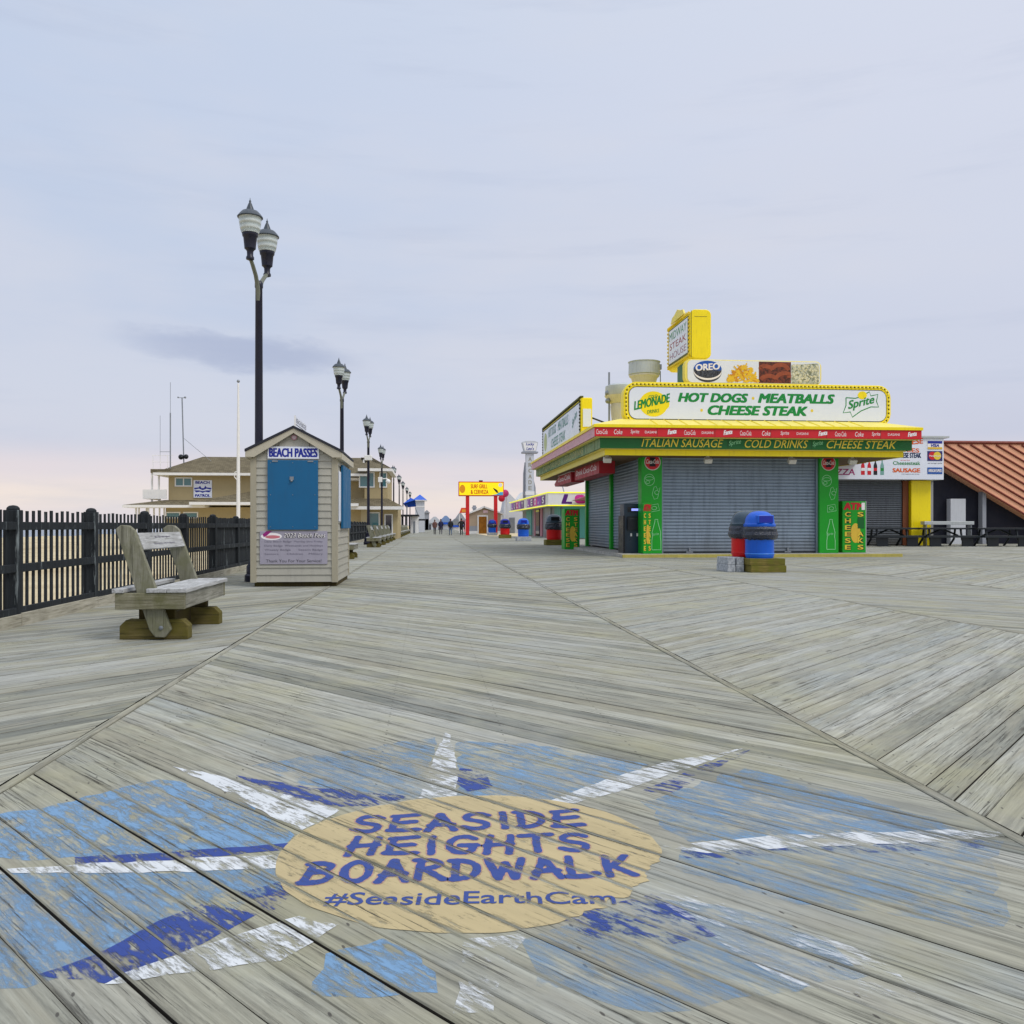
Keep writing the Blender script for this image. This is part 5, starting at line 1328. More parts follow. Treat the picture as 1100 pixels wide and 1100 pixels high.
MB().box(LXc+.485-WX, RX-.485-WX, FY+.485-WY, BYc-.5-WY, zl(zy0)+.02, zl(zy0)+.06).build('soffit', M['soffit'], sh)
# vertical seams on the faded side band + faded letters
m_ = MB()
for k in range(12):
    y_ = FY+1.2+k*1.42-WY; m_.box(LXc+.214-WX, LXc+.219-WX, y_, y_+.035, zl(zg0)+.04, zl(zr0)-.05)
m_.build('band_seam', M['olive'], sh)
for wd_, y_, l_ in (('ITALIAN SAUSAGE', 15, 6), ('COLD DRINKS', 8, 4.6)): MB().text(wd_, (LXc+.215-WX, FY+y_-WY, zl(zg0)+.07), (0,-1,0),(0,0,1), l_, .22, .02,.2).build('faded_lettering', M['fwhite'] if False else M['fband2'], lg_)
m_ = MB(); words = ['Coca-Cola','Coke','Sprite','DASANI','Fanta']
for k in range(14):
    m_.text(words[k%5], (LXc-.004-WX, FY+16.6-k*1.18-WY, zl(zr0)+.075), (0,-1,0),(0,0,1), .62, .14, .01,.15)
m_.build('faded_lettering', M['fwhite'], fl_)
# front lettering: photo x positions
FW = lambda px: XP(px, FY)-WX
m_ = MB()
logos = [(638.5+8,'Coca-Cola'),(664,'Coke'),(682,'Sprite'),(699,'DASANI'),(722,'Fanta'),(741,'Coca-Cola'),(760,'DASANI'),(782,'Fanta'),(801,'Coca-Cola'),(823,'Coke'),(843,'Sprite'),(862,'DASANI'),(884,'Fanta'),(903,'Coca-Cola'),(923,'Coke'),(941,'Sprite'),(960,'DASANI'),(980,'Fanta')]
for px, wd in logos:
    hw_ = {'Coca-Cola':6,'Coke':4.5,'Sprite':4.6,'DASANI':6.2,'Fanta':4.8}[wd]; hh = (.085 if wd == 'DASANI' else .16)
    ang = .16 if wd == 'Fanta' else 0
    m_.text(wd, (FW(px-hw_), FY-.004-WY, zl((zr0+zr1)/2)-hh/2), (math.cos(ang),0,math.sin(ang)),(0,0,1), FW(px+hw_)-FW(px-hw_), hh, .03 if wd=='Fanta' else .012, 0 if wd == 'DASANI' else .2)
m_.build('drink_logos', M['wlet'], fr_)
GY = FY+.22; GW = lambda px: XP(px, GY)-WX
m_ = MB()
for a, b, wd in ((689,777,'ITALIAN SAUSAGE'),(800,868,'COLD DRINKS'),(888,963,'CHEESE STEAK')):
    m_.text(wd, (GW(a), GY-.004-WY, zl(zg0)+.05), (1,0,0),(0,0,1), GW(b)-GW(a), zr0-zg0-.1, .014, .3)
m_.build('lettering', M['ylet'], fg_)
m_ = MB()
for a, b in ((783,796),(873,884)):
    m_.text('Sprite', (GW(a), GY-.004-WY, zl(zg0)+.07), (1,0,.18),(0,0,1), GW(b)-GW(a), .2, .01, .2)
m_.build('drink_lettering', M['outline'], fg_)
for px_ in (668, 706, 768, 828, 888, 946):
    MB().box(FW(px_)-.006, FW(px_)+.006, FY-.0025-WY, FY-.0005-WY, zl(zr0)+.01, zl(zr1)-.01).build('panel_joint', M['gap'], fr_)
for px_ in (690, 782, 872, 950):
    MB().box(GW(px_)-.006, GW(px_)+.006, GY-.0025-WY, GY-.0005-WY, zl(zg0)+.01, zl(zr0)-.02).build('panel_joint', M['gap'], fg_)
for px_ in (652, 760, 850, 915):
    xx = XP(px_, FY+.8)-WX; t_ = MB()
    t_.box(xx-.05, xx+.05, FY+.75-WY, FY+.85-WY, zl(zy0)-.08, zl(zy0)+.02); t_.obox((xx, FY+.74-WY, zl(zy0)-.13), (.26, .16, .16), (R(35), 0, 0)); t_.build('floodlight', M['fancream'], sh)
# roof slopes
zr2 = zr1+.1; IN = 2.0; zc2 = 5.0
a0 = (LXc-.04-WX, FY-.04-WY); a1 = (RX+.04-WX, BYc+.04-WY)
v = [(a0[0],a0[1],zl(zr2)),(a1[0],a0[1],zl(zr2)),(a1[0],a1[1],zl(zr2)),(a0[0],a1[1],zl(zr2)),(a0[0]+IN,a0[1]+IN,zl(zc2)),(a1[0]-IN,a0[1]+IN,zl(zc2)),(a1[0]-IN,a1[1]-IN,zl(zc2)),(a0[0]+IN,a1[1]-IN,zl(zc2))]
ro = MB().add(v, [(0,1,5,4),(1,2,6,5),(2,3,7,6),(3,0,4,7),(4,5,6,7),(3,2,1,0)]).build('roof', M['yellow2'], sh)
m_ = MB()
for k in range(1, 22):
    t = k/22; xx = a0[0]+.1+(a1[0]-a0[0]-.2)*t
    if a0[0]+IN < xx < a1[0]-IN: m_.tube([(xx, a0[1]+.02, zl(zr2)+.012), (xx, a0[1]+IN, zl(zc2)+.012)], .018, 4)
m_.build('roof_rib', M['yellow'], ro)
# two red lettered boxes hung under the side eave
for k, (pa, pb, zt__, lab, wd) in enumerate(((643.5, 617.5, 3.52, 'nearer red lettered box hanging under the side canopy', 'Drink Coca-Cola'), (613.5, 595.5, 3.45, 'farther red lettered box hanging under the side canopy, pointed end', 'Coca-Cola'))):
    X_ = 6.3; ya_, yb_ = YP(pa, X_), YP(pb, X_); h_ = .5 if k == 0 else .44
    t = thing('hanging_sign_box', lab, 'sign', (X_, ya_, zt__-h_))
    c_ = MB()
    if k == 0: c_.box(0, .6, 0, yb_-ya_, 0, h_)
    else: c_.prism([(0, 0),(0, h_),(yb_-ya_-1.5, h_),(yb_-ya_, h_*.3),(yb_-ya_-.3, 0)], 0, .6, 'x')
    cb = c_.build('case', M['dred'], t)
    MB().box(-.03, .63, -.02, (yb_-ya_)-(0 if k == 0 else 1.4), h_+.003, h_+.06).build('top_edge', M['whitetrim'], t)
    MB().text(wd, (-.004, yb_-ya_-(.35 if k == 0 else 1.3), .16), (0,-1,0),(0,0,1), (yb_-ya_)*(.84 if k == 0 else .68), .22, .012, .15).build('lettering', M['wlet'], cb)
    MB().tube([(.3,.5,h_+.05),(.3,.5,zy0+.03-(zt__-h_))], .03, 6).tube([(.3,(yb_-ya_)*.6,h_+.05),(.3,(yb_-ya_)*.6,zy0+.03-(zt__-h_))], .03, 6).build('hanger', M['steel'], t)

# ---- roof signs
def bulb_frame(t, x0, x1, z0, z1, r, y, cab_depth, bw, face_m, gap=.14):
    cab = MB().prism(rrect(x0, x1, z0, z1, r), y, y+cab_depth, 'y').build('cabinet', M['yellow'], t, bevel=.02)
    MB().prism(rrect(x0+bw*.86, x1-bw*.86, z0+bw*.86, z1-bw*.86, max(.02, r-bw*.8)), y-.006, y-.002, 'y').build('inner_lip', M['blackmetal'], cab)
    fc = MB().prism(rrect(x0+bw, x1-bw, z0+bw, z1-bw, max(.02, r-bw)), y-.016, y-.0065, 'y').build('face', face_m, t)
    spots = []; pts = rrect(x0+bw*.45, x1-bw*.45, z0+bw*.45, z1-bw*.45, max(.02, r-bw*.45), 8); pts.append(pts[0]); acc = 0; g_ = MB()
    k = 0
    for i in range(len(pts)-1):
        a, b = Vector(pts[i]), Vector(pts[i+1]); L = (b-a).length; s = (gap-acc)
        while s < L:
            p = a+(b-a)*(s/L); spots.append((p.x, y-.025, p.y))
            g_.obox((p.x+(b-a).normalized().x*gap*.5, y-.004, p.y+(b-a).normalized().y*gap*.5), (.045, .012, .045), (0,0,0)); s += gap
        acc = L-(s-gap)
    bulb_parts(cab, M['bulb'], spots, .032); g_.build('bulb_sockets', M['gap'], cab)
    return cab, fc
MY = 30.0
ms = thing('roof_sign', 'long white menu sign in yellow bulb frame on the front roof edge', 'sign', (XP(813,MY), MY, 0))
mx = lambda px: XP(px,MY)-XP(813,MY)
mz = lambda py: ZP(py, XP(813,MY), MY)
cab, fc = bulb_frame(ms, mx(670), mx(957), mz(457), mz(412), .45, 0, .45, .19, M['white'])
yf = -.019
m_ = MB()
def mtext(wd, a, b, p0, p1, off=.042, sh_=.24): m_.text(wd, (mx(a), yf, mz(p1)), (1,0,0),(0,0,1), mx(b)-mx(a), mz(p0)-mz(p1), off, sh_)
mtext('HOT DOGS', 728, 803.5, 423, 433); mtext('MEATBALLS', 814, 896.5, 422.5, 433); mtext('CHEESE STEAK', 760, 867.5, 436, 446.5)
m_.build('lettering', M['gletter'], fc)
m_ = MB()
for a, b in ((808.8, 428),(753.5,441.5),(872,440.5)): m_.sheet(ell(mx(a), mz(b), .05, .055, 10), (0,yf,0),(1,0,0),(0,0,1))
m_.build('dots', M['ylet'], fc)
lem = MB(); cxl, czl = mx(702), mz(435.5); lem.sheet([(cxl+.5*math.cos(a)*(1 if abs(math.cos(a))<.93 else 1.12), czl+.44*math.sin(a)) for a in [2*math.pi*k/30 for k in range(30)]], (0,yf,0),(1,0,0),(0,0,1))
lo = lem.build('lemon_picture', M['yellow'], fc)
m_ = MB(); m_.text('LEMONADE', (mx(681), yf-.003, mz(442.5)), (1,0,.24),(0,0,1), mx(719.5)-mx(681), .31, .025, .1); m_.build('lemonade_lettering', M['gletter'], lo)
m_ = MB(); m_.text('COLD', (mx(696.5), yf-.003, mz(430)), (1,0,.14),(0,0,1), .32, .11, .015,.1); m_.text('DRINKS', (mx(695), yf-.003, mz(446)), (1,0,.14),(0,0,1), .42, .12, .015,.1); m_.build('small_lettering', M['gletter'], lo)
sx0, sx1 = mx(905.5), mx(943.5); wS = sx1-sx0; z0S, z1S = mz(447), mz(418.5); hS = z1S-z0S
star = [(sx0+wS*a, z0S+hS*b) for a, b in ((.08,.74),(.34,.72),(.5,.78),(.74,.98),(.78,.82),(.98,.88),(.94,.62),(1.0,.4),(.78,.4),(.5,.24),(.26,.0),(.2,.2),(.0,.16),(.08,.44))]
so_ = MB().ribbon(star+[star[0]], (0,yf,0),(1,0,0),(0,0,1), .035).build('soda_badge', M['gletter'], fc)
MB().sheet(ell(sx0+wS*.54, z0S+hS*.84, .17, .14), (0,yf-.004,0),(1,0,0),(0,0,1)).build('lemon_drop', M['yellow'], so_)
MB().text('Sprite', (sx0+wS*.14, yf-.003, z0S+hS*.2), (1,0,.24),(0,0,1), wS*.74, hS*.42, .02, .15).build('soda_lettering', M['gletter'], so_)
m_ = MB()
for px in (700, 760, 820, 880, 935): m_.box(mx(px)-.12, mx(px)+.12, .1, .3, 4.55, mz(457)-.003)
m_.build('foot', M['atmdark'], ms)
# left side sign
LSX = 5.95; ly0, ly1 = YP(624, LSX), YP(583.5, LSX); lzt, lzb = 6.1, 4.5
ls = thing('roof_sign', 'faded white menu sign with yellow end on the left roof edge', 'sign', (LSX, ly0, 0))
LL = ly1-ly0
cab = MB().box(0, .46, 0, LL, lzb, lzt).build('cabinet', M['yellow'], ls, bevel=.05)
MB().box(.08, .40, -.03, -.003, lzb+.45, lzt-.45).build('end_panel', M['white'], cab)
MB().box(-.012, -.003, .12, LL-.12, lzb+.12, lzt-.12).build('inner_lip', M['olive'], cab)
fc2 = MB().box(-.025, -.0135, .2, LL-.2, lzb+.2, lzt-.2).build('face', M['white'], ls)
MB().box(-.03, .1, -.01, LL+.02, lzt+.003, lzt+.06).box(-.03,-.002, LL+.003, LL+.05, lzb, lzt).build('top_edge', M['olive'], cab)
for wd_, y_, z_, l_, sl_ in (('HOT DOGS', LL-2.2, 5.4, 2.6, 0), ('MEATBALLS', LL-5.4, 5.4, 3.0, 0), ('CHEESE STEAK', LL-3.2, 4.82, 4.4, 0), ('Sprite', 2.0, 5.0, 1.2, .3)):
    MB().text(wd_, (-.028, y_, z_), (0,-1,sl_),(0,0,1), l_, .42, .02,.2).build('faded_lettering', M['fgreen'], fc2)
MB().sheet(ell(-(LL-1.1), 5.3, .55, .45), (-.028,0,0),(0,-1,0),(0,0,1)).build('faded_lemon', flat('faded_lemon_print', (190,200,150)), fc2)
sp_ = []
k = .3
while k < LL: sp_ += [(-.03, k, lzb+.1), (-.03, k, lzt-.06)]; k += .3
k = lzb+.2
while k < lzt: sp_ += [(-.03, .1, k), (-.03, LL-.06, k)]; k += .14
bulb_parts(cab, M['gap'], sp_, .04)
MB().tube([(.46,.3,5.35),(2.3,1.2,4.85)], .035, 6).tube([(.46,LL-1,5.35),(2.3,LL-1.4,4.9)], .035, 6).build('brace', M['atmdark'], ls)
MB().box(.1,.36,1,1.2,4.4,lzb-.003).box(.1,.36,LL-1.2,LL-1,4.4,lzb-.003).build('foot', M['atmdark'], ls)
# pylon sign
PXX = 9.85; py0 = YP(741.5, PXX); py1 = YP(717.5, PXX)
ps = thing('pylon_sign', 'yellow box sign with crest on a green post high above the steak stand', 'sign', (PXX, py0, 0))
pzt, pzb = ZP(332, PXX, py0), ZP(385, PXX, py0); PL = py1-py0; pth = XP(764, py0)-PXX
prof = rrect(0, pth, pzb, pzt, .2)
cab = MB().prism(prof, 0, PL, 'y').build('cabinet', M['yellow'], ps, bevel=.03)
MB().box(-.03, pth*.96, PL*.3, PL*.7, pzt+.003, pzt+.1).build('top_cap', M['silver'], cab)
MB().prism([(PL*.2,pzt-.02),(PL*.8,pzt-.02),(PL*.74,pzt+.18),(PL*.62,pzt+.24),(PL*.5,pzt+.36),(PL*.38,pzt+.24),(PL*.26,pzt+.18)], -.06, -.003, 'x').build('crest', M['yellow2'], cab)
MB().box(-.02, -.003, .2, PL-.2, pzb+.22, pzt-.2).build('face_rim', M['olive'], cab)
fc3 = MB().box(-.034, -.0205, .26, PL-.26, pzb+.28, pzt-.26).build('face', M['white'], ps)
fh = pzt-pzb-.54
m_ = MB(); m_.text('MIDWAY', (-.037, PL-.36, pzb+.28+fh*.68), (0,-1,0),(0,0,1), PL-.75, fh*.24, .01); m_.build('green_lettering', M['gletter'], fc3)
m_ = MB(); m_.text('STEAK', (-.037, PL-.42, pzb+.28+fh*.39), (0,-1,0),(0,0,1), PL-.85, fh*.2, .012); m_.build('red_lettering', flat('brick_letter', (160,60,70)), fc3)
m_ = MB(); m_.text('HOUSE', (-.037, PL-.42, pzb+.28+fh*.09), (0,-1,0),(0,0,1), PL-.85, fh*.2, .004); m_.build('pale_lettering', flat('mauve_letter', (170,130,150)), fc3)
sp_ = []; k = .12
while k < PL: sp_ += [(-.02, k, pzb+.12), (-.02, k, pzt-.1)]; k += .17
k = pzb+.2
while k < pzt-.1: sp_ += [(-.02, .1, k), (-.02, PL-.1, k)]; k += .15
bulb_parts(cab, M['ylet'], sp_, .05)
mg = MB(); mg.box(.03, .05, -.004, -.002, pzb+.05, pzt-.05); mg.box(pth*.2, pth*.8, -.004, -.0025, pzt-.28, pzt-.265); mg.build('cabinet_seam', M['olive'], cab)
MB().box(pth*.05, pth*.5, PL*.35, PL*.6, 4.9, pzb-.003).build('post', M['dgreen'], ps)
# food picture board
PY_ = 31.7
fb = thing('picture_board', 'low rounded board of food pictures standing behind the main roof sign', 'sign', (XP(809,PY_), PY_, 0))
fx = lambda px: XP(px,PY_)-XP(809,PY_)
fz = lambda py: ZP(py, XP(809,PY_), PY_)
cab = MB().prism(rrect(fx(735.5), fx(882.5), fz(412.5), fz(387), .22), 0, .3, 'y').build('cabinet', M['yellow2'], fb, bevel=.02)
fcp = MB().prism(rrect(fx(738.5), fx(881), fz(411.6), fz(388), .17), -.012, -.003, 'y').build('face', M['white'], fb)
yq = -.015
def fsheet(name, mat, pts, dy=0): return MB().sheet(pts, (0,yq-dy,0),(1,0,0),(0,0,1)).build(name, mat, fcp)
z0f, z1f = fz(411.3), fz(388.4)
oc = (fx(760), fz(399.5))
fsheet('biscuit_picture', M['cookie'], ell(oc[0], oc[1]-.03, .53, .38))
fsheet('cream_picture', M['wlet'], ell(oc[0], oc[1]-.02, .525, .31), .002); fsheet('biscuit_picture', M['cookie'], ell(oc[0], oc[1]+.06, .53, .32), .004)
fsheet('label_picture', M['oreoblue'], [(oc[0]+.53*math.cos(R(a)), oc[1]+.06+.32*math.sin(R(a))) for a in range(-5, 186, 8)], .006)
MB().text('OREO', (oc[0]-.46, yq-.009, oc[1]-.01), (1,0,.08),(0,0,1), .92, .25, .03).build('biscuit_lettering', M['wlet'], fcp)
rr = random.Random(9)
pa = MB(); pb_ = MB()
for k in range(150):
    px_ = fx(783)+ (fx(813)-fx(783))*rr.random(); e = 1-abs((px_-fx(798))/(fx(814)-fx(798)))**2; zz = z0f+.04+(z1f-z0f-.12)*e*.9*rr.random()
    L_ = rr.uniform(.16,.3); a_ = rr.uniform(-1.3,1.3)+math.pi/2*rr.choice((0,0,1))
    tgt = pa if rr.random() < .75 else pb_
    x_a = max(fx(782), min(fx(814), px_)); dxx, dzz = math.cos(a_)*L_/2, math.sin(a_)*L_/2
    if zz+abs(dzz) > z1f-.03 or zz-abs(dzz) < z0f+.01: dzz *= .2
    tgt.ribbon([(x_a-dxx, zz-dzz),(x_a+dxx, zz+dzz)], (0,yq-.002-.0005*k/10,0),(1,0,0),(0,0,1), .05)
pa.build('chips_picture', M['fries'], fcp); pb_.build('chips_shade', M['friesd'], fcp)
fsheet('grill_picture', M['sausaged'], [(fx(815),z0f),(fx(849.5),z0f),(fx(849.5),z1f),(fx(815),z1f)])
m_ = MB()
for (cxx, czz, rx_, rz_, a0_, a1_) in ((822,399,.3,.2,20,160),(838,399,.34,.26,15,165),(843,409,.36,.3,25,180),(826,410,.34,.22,40,170)):
    pts = [(max(fx(816.8), min(fx(847.6), fx(cxx)+rx_*math.cos(R(a)))), max(z0f+.08, min(z1f-.09, fz(czz)+rz_*math.sin(R(a))))) for a in range(a0_, a1_+1, 12)]
    m_.ribbon(pts, (0,yq-.003-.001*len(m_.v)/40,0),(1,0,0),(0,0,1), .15)
m_.build('sausage_picture', M['sausage'], fcp)
fsheet('popcorn_back', M['popdark'], [(fx(850),z0f),(fx(879),z0f),(fx(880),z0f+.2),(fx(880),z1f-.2),(fx(878.5),z1f-.03),(fx(850),z1f-.1)])
m_ = MB()
for k in range(120):
    cx_, cz_ = fx(851)+(fx(879)-fx(851))*rr.random(), z0f+.05+(z1f-z0f-.14)*rr.random(); q = rr.uniform(.025,.055)
    m_.sheet([(cx_+q*rr.uniform(.6,1.2)*math.cos(R(a)), cz_+q*rr.uniform(.6,1.2)*math.sin(R(a))) for a in range(0,360,60)], (0,yq-.003-.00004*k,0),(1,0,0),(0,0,1))
m_.build('popcorn_picture', M['popcorn'], fcp)
MB().box(fx(745), fx(748), .02, .2, 4.9, fz(412.5)-.003).box(fx(870), fx(873), .02, .2, 4.9, fz(412.5)-.003).build('leg', M['dgreen'], fb)
# exhaust fans
ef = thing('exhaust_fan', 'large grey mushroom exhaust fan above the left end of the main sign', 'fan', (XP(692,34.5), 34.5, 4.9))
e0 = ZP(412, XP(692,34.5), 34.5)-4.9; e1 = ZP(389, XP(692,34.5), 34.5)-4.9; k_ = 34.9/F
MB().lathe([(.42,0),(.42,e0),(.47,e0+.05),(14*k_,e0+.2),(16.2*k_,e0+.27),(16.4*k_,e0+.32)], n=24).build('neck', M['fancream'], ef, smooth=True)
MB().lathe([(16*k_,e0+.323),(17*k_,e0+.35),(16.6*k_,e1-.03),(17.4*k_,e1-.02),(17.4*k_,e1),(15.5*k_,e1+.01),(15*k_,e1-.2)], n=24).build('windband', M['fan'], ef, smooth=True)
MB().box(15.5*k_, 18.3*k_, -.15, .15, e0+.55, e1-.1).tube([(17.8*k_,0,e0+.5),(18*k_,0,0)], .02, 5).build('junction_box', M['steel'], ef)
ef2 = thing('exhaust_fan', 'smaller cream grey exhaust fan partly behind the left end of the sign', 'fan', (XP(668,39), 39, 4.9))
f0 = ZP(434, XP(668,39), 39)-4.9; f1 = ZP(413, XP(668,39), 39)-4.9
MB().lathe([(.45,0),(.45,f0*.5),(.5,f0*.8),(.52,f0-.1),(.5,f0)], n=20).build('neck', M['fancream'], ef2, smooth=True)
MB().lathe([(.5,f0+.003),(.6,f0+.1),(.74,f0+.3),(.78,f0+.36)], n=20).build('collar', M['fancream'], ef2, smooth=True)
MB().lathe([(.74,f0+.365),(.76,f0+.4),(.74,f1-.1),(.6,f1-.02),(.3,f1),(.02,f1+.01)], n=20).build('cowl', M['fan'], ef2, smooth=True)
MB().tube([(-.62,-.2,-.1),(-.62,-.2,f1+.5)], .045, 6).ball((-.68,-.2,f0+.45),.13).ball((-.68,-.2,f0+.1),.12).build('conduit', M['steel'], ef2)
MB().ball((-1.3,0,.25),.4,12,8,(1,1,.8)).build('vent_dome', M['fancream'], ef2, smooth=True)

# ---- cash machine
am = thing('cash_machine', 'dark navy cash machine beside the left green pillar', 'cash machine', (XP(680,31.0), 31.0, SB))
aw = (XP(690.5,31)-XP(671.5,31))/2; ah_ = ZP(541, XP(680,31), 31)-SB
MB().box(-aw, aw, 0, .7, 0, ah_).build('cabinet', M['atmbody'], am, bevel=.015)
MB().box(-aw-.06, -aw-.003, -.12, .7, 0, ah_*.76).build('side_wing', M['atmdark'], am, bevel=.01)
MB().box(-aw+.12, aw-.02, -.02, -.003, ah_*.83, ah_*.93).build('header', M['atmdark'], am)
MB().box(-aw+.26, aw-.03, -.028, -.022, ah_*.855, ah_*.9).build('lit_strip', M['screen'], am)
MB().prism([(-.12,ah_*.47),(-.003,ah_*.47),(-.003,ah_*.74),(-.04,ah_*.74),(-.1,ah_*.66)], -aw+.1, aw-.04, 'x').build('fascia', M['atmdark'], am)
MB().box(-aw+.18, aw-.12, -.075, -.07, ah_*.62, ah_*.7).build('display', M['glassd'], am)
MB().box(-aw+.22, -aw+.28, -.02, -.003, ah_*.34, ah_*.4).box(aw-.2, aw-.14, -.02, -.003, ah_*.34, ah_*.4).build('badge', M['wlet'], am)
# ---- green box signs
def box_sign(label, x0, x1, y, depth, z0, h, side, missing=False, narrow=False):
    t = thing('steak_sign_box', label, 'sign', ((x0+x1)/2, y, z0)); w = (x1-x0)/2
    b = MB().box(-w, w, 0, depth, 0, h).build('box', M['green'], t, bevel=.012)
    if side: MB().box(w+.003, w+.03, .02, depth, 0, h).build('side_panel', side, b)
    m = MB(); m.text('ATM', (-w*.92, -.006, h*.83), (1,0,0),(0,0,1), w*1.8, h*.14, .05, .1); m.build('red_lettering', M['red'], b)
    MB().sheet(ell(w*.12, h*.38, w*.42, h*.19), (0,-.004,0),(1,0,0),(0,0,1)).build('sandwich_picture', M['goldy'], b)
    colw = w*.5
    for word, xx in (('CHEESE', -w*.8), ('STEAKS', w*.28)):
        sh1, y1_ = MB(), MB()
        for i, ch in enumerate(word):
            if missing and word == 'STEAKS' and i in (1, 2): continue
            zz = h*(.70-.128*i)
            sh1.text(ch, (xx+.02, -.007, zz-.018), (1,0,0),(0,0,1), colw, h*.098, .09)
            y1_.text(ch, (xx, -.0105, zz), (1,0,0),(0,0,1), colw, h*.09, .03)
        sh1.build('letter_shadow', M['ink'], b); y1_.build('lettering', M['ylet'], b)
    if missing: MB().box(w*.3, w*.85, -.012, -.008, h*.47, h*.68).build('patch', M['dgreen'], b); MB().box(w*.62, w*.9, -.012, -.008, h*.83, h*.97).build('white_patch', M['wlet'], b)
    return t
rb_y = 31.0
x_r0, x_r1 = XP(901.5, rb_y), XP(926.5, rb_y)
box_sign('green box sign with missing letters, right of the right pillar', x_r0, x_r1, rb_y-.25, 1.1, SB, ZP(538.5, x_r0, rb_y)-SB, M['silver'], True)
x_l0, x_l1 = XP(606.5, 39.6), XP(622, 39.6)
box_sign('green box sign standing at the far left corner of the steak stand', x_l0, x_l1, 39.6, .9, 0, ZP(546.5, x_l0, 39.6), M['dgreen'])
x_p0, x_p1 = XP(690.2, 30.3), XP(699.5, 30.3)
box_sign('narrow green sign panel propped on the left pillar', x_p0, x_p1, WY-.16, .12, SB, ZP(540, x_p0, 30.3)-SB, None)

# ================================================================== BACK STALL, PICNIC AREA
SYb = 45.5
st = thing('pizza_stall', 'closed snack stall with white menu board and yellow pillar behind the steak stand', 'building', (XP(950,SYb), SYb, 0))
qx = lambda px, Y=SYb: XP(px,Y)-XP(950,SYb)
qz = lambda py, px=950, Y=SYb: ZP(py, XP(px,Y), Y)
MB().box(qx(880), qx(1007), .4, 7, -.1, qz(474)).build('wall', M['greym'], st)
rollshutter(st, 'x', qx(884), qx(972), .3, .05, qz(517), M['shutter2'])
MB().box(qx(972)+.004, qx(978), .2, .39, 0, qz(516)).build('jamb', flat('rust_jamb', (120,66,36)), st)
MB().box(qx(979), qx(1000), .0, .39, 0, qz(516)).build('yellow_pillar', M['yellow'], st, bevel=.01)
sgb = MB().box(qx(876), qx(1008), -.5, .38, qz(515.5), qz(471)).build('menu_board', M['white'], st, bevel=.01)
MB().box(qx(870), qx(1013), -.6, .5, qz(471)+.003, qz(469)).build('board_cap', M['silver'], st)
yt = -.505
def stext(name, wd, a, b, p0, p1, mat, off=.03, shr=0, ang=0):
    MB().text(wd, (qx(a), yt, qz(p1)), (1,0,ang),(0,0,1), qx(b)-qx(a), qz(p0)-qz(p1), off, shr).build(name, mat, sgb)
orl = flat('orange_letters', (222,100,30)); mgl = flat('magenta_letters', (160,40,110)); bkl = flat('blue_black_letters', (30,50,90))
stext('menu_lettering', 'FRIES', 961.5, 982, 481.5, 486, orl, .03, 0, -.04); stext('menu_lettering', 'CHEESE', 958, 986, 474, 480, orl, .03, 0, .1)
stext('menu_lettering', 'HOT DOG', 926, 951, 485, 489.5, orl, .03)
stext('menu_lettering', 'CHEESE STEAK', 956.5, 984, 487, 492.5, bkl, .03); stext('menu_lettering', 'Cheesesteak', 954, 983, 496, 500, M['gletter'], .02); stext('menu_lettering', 'SAUSAGE', 953.5, 983, 503.5, 508, orl, .04)
stext('small_print', 'with peppers and onions', 963, 982, 509, 510.6, M['inkgrey'], .01); stext('menu_lettering', 'PIZZA', 886, 913.5, 504.5, 511, mgl, .02, .1)
stext('small_print', 'served hot', 962, 972, 494.2, 495.6, M['red'], .01)
for k, (px, c_, lb) in enumerate(((922,'red','wlet'),(928.8,'red','wlet'),(935.3,'ink','red'),(942.5,'fgreen','gletter'))):
    side = [(1.9,498 if k < 2 else 495),(.6,500),(.75,497),(1.1,500),(1.9,504),(2.0,510.5)]
    prof = [(.6,494.5),(.7,497.5),(1.8,500.5),(2.0,503),(1.7,505),(2.0,507),(2.0,510.8)]
    pts = [(qx(px-a), qz(b)) for a, b in prof][::-1]+[(qx(px+a), qz(b)) for a, b in prof]
    bo2 = MB().sheet(pts, (0,yt,0),(1,0,0),(0,0,1)).build('bottle_picture', M[c_], sgb)
    MB().sheet([(qx(px-1.8),qz(506.5)),(qx(px+1.8),qz(506.5)),(qx(px+1.8),qz(503.5)),(qx(px-1.8),qz(503.5))], (0,yt-.004,0),(1,0,0),(0,0,1)).build('bottle_label', M[lb], sgb)
def card(p0, p1, mat, nm='card_logo'): return MB().box(qx(990.6), qx(1006.4), yt-.012, yt, qz(p1), qz(p0)).build(nm, mat, sgb)
card(474, 483, M['wlet']); MB().box(qx(990.8), qx(1006.2), yt-.018, yt-.0125, qz(477), qz(474.2)).build('card_logo_band', M['navy'], sgb); MB().box(qx(990.8), qx(1006.2), yt-.018, yt-.0125, qz(483), qz(480.8)).build('card_logo_band', M['goldy'], sgb)
MB().text('VISA', (qx(994), yt-.016, qz(480.6)), (1,0,0),(0,0,1), qx(1003)-qx(994), qz(477.5)-qz(480.6), .04, .2).build('card_lettering', M['navy'], sgb)
card(485, 495.5, flat('card_navy', (40,40,110)))
MB().sheet(ell(qx(995.8), qz(490), qx(999.8)-qx(995.8), (qz(485.8)-qz(494.4))/2), (0,yt-.0145,0),(1,0,0),(0,0,1)).build('card_disc', M['red'], sgb)
MB().sheet(ell(qx(1001), qz(490), qx(1005)-qx(1001), (qz(485.8)-qz(494.4))/2), (0,yt-.0165,0),(1,0,0),(0,0,1)).build('card_disc', M['ylet'], sgb)
MB().text('MasterCard', (qx(992.5), yt-.02, qz(491)), (1,0,0),(0,0,1), qx(1004.5)-qx(992.5), .09, .02).build('card_lettering', M['wlet'], sgb)
card(502.5, 509.5, flat('card_blue', (30,90,170)))
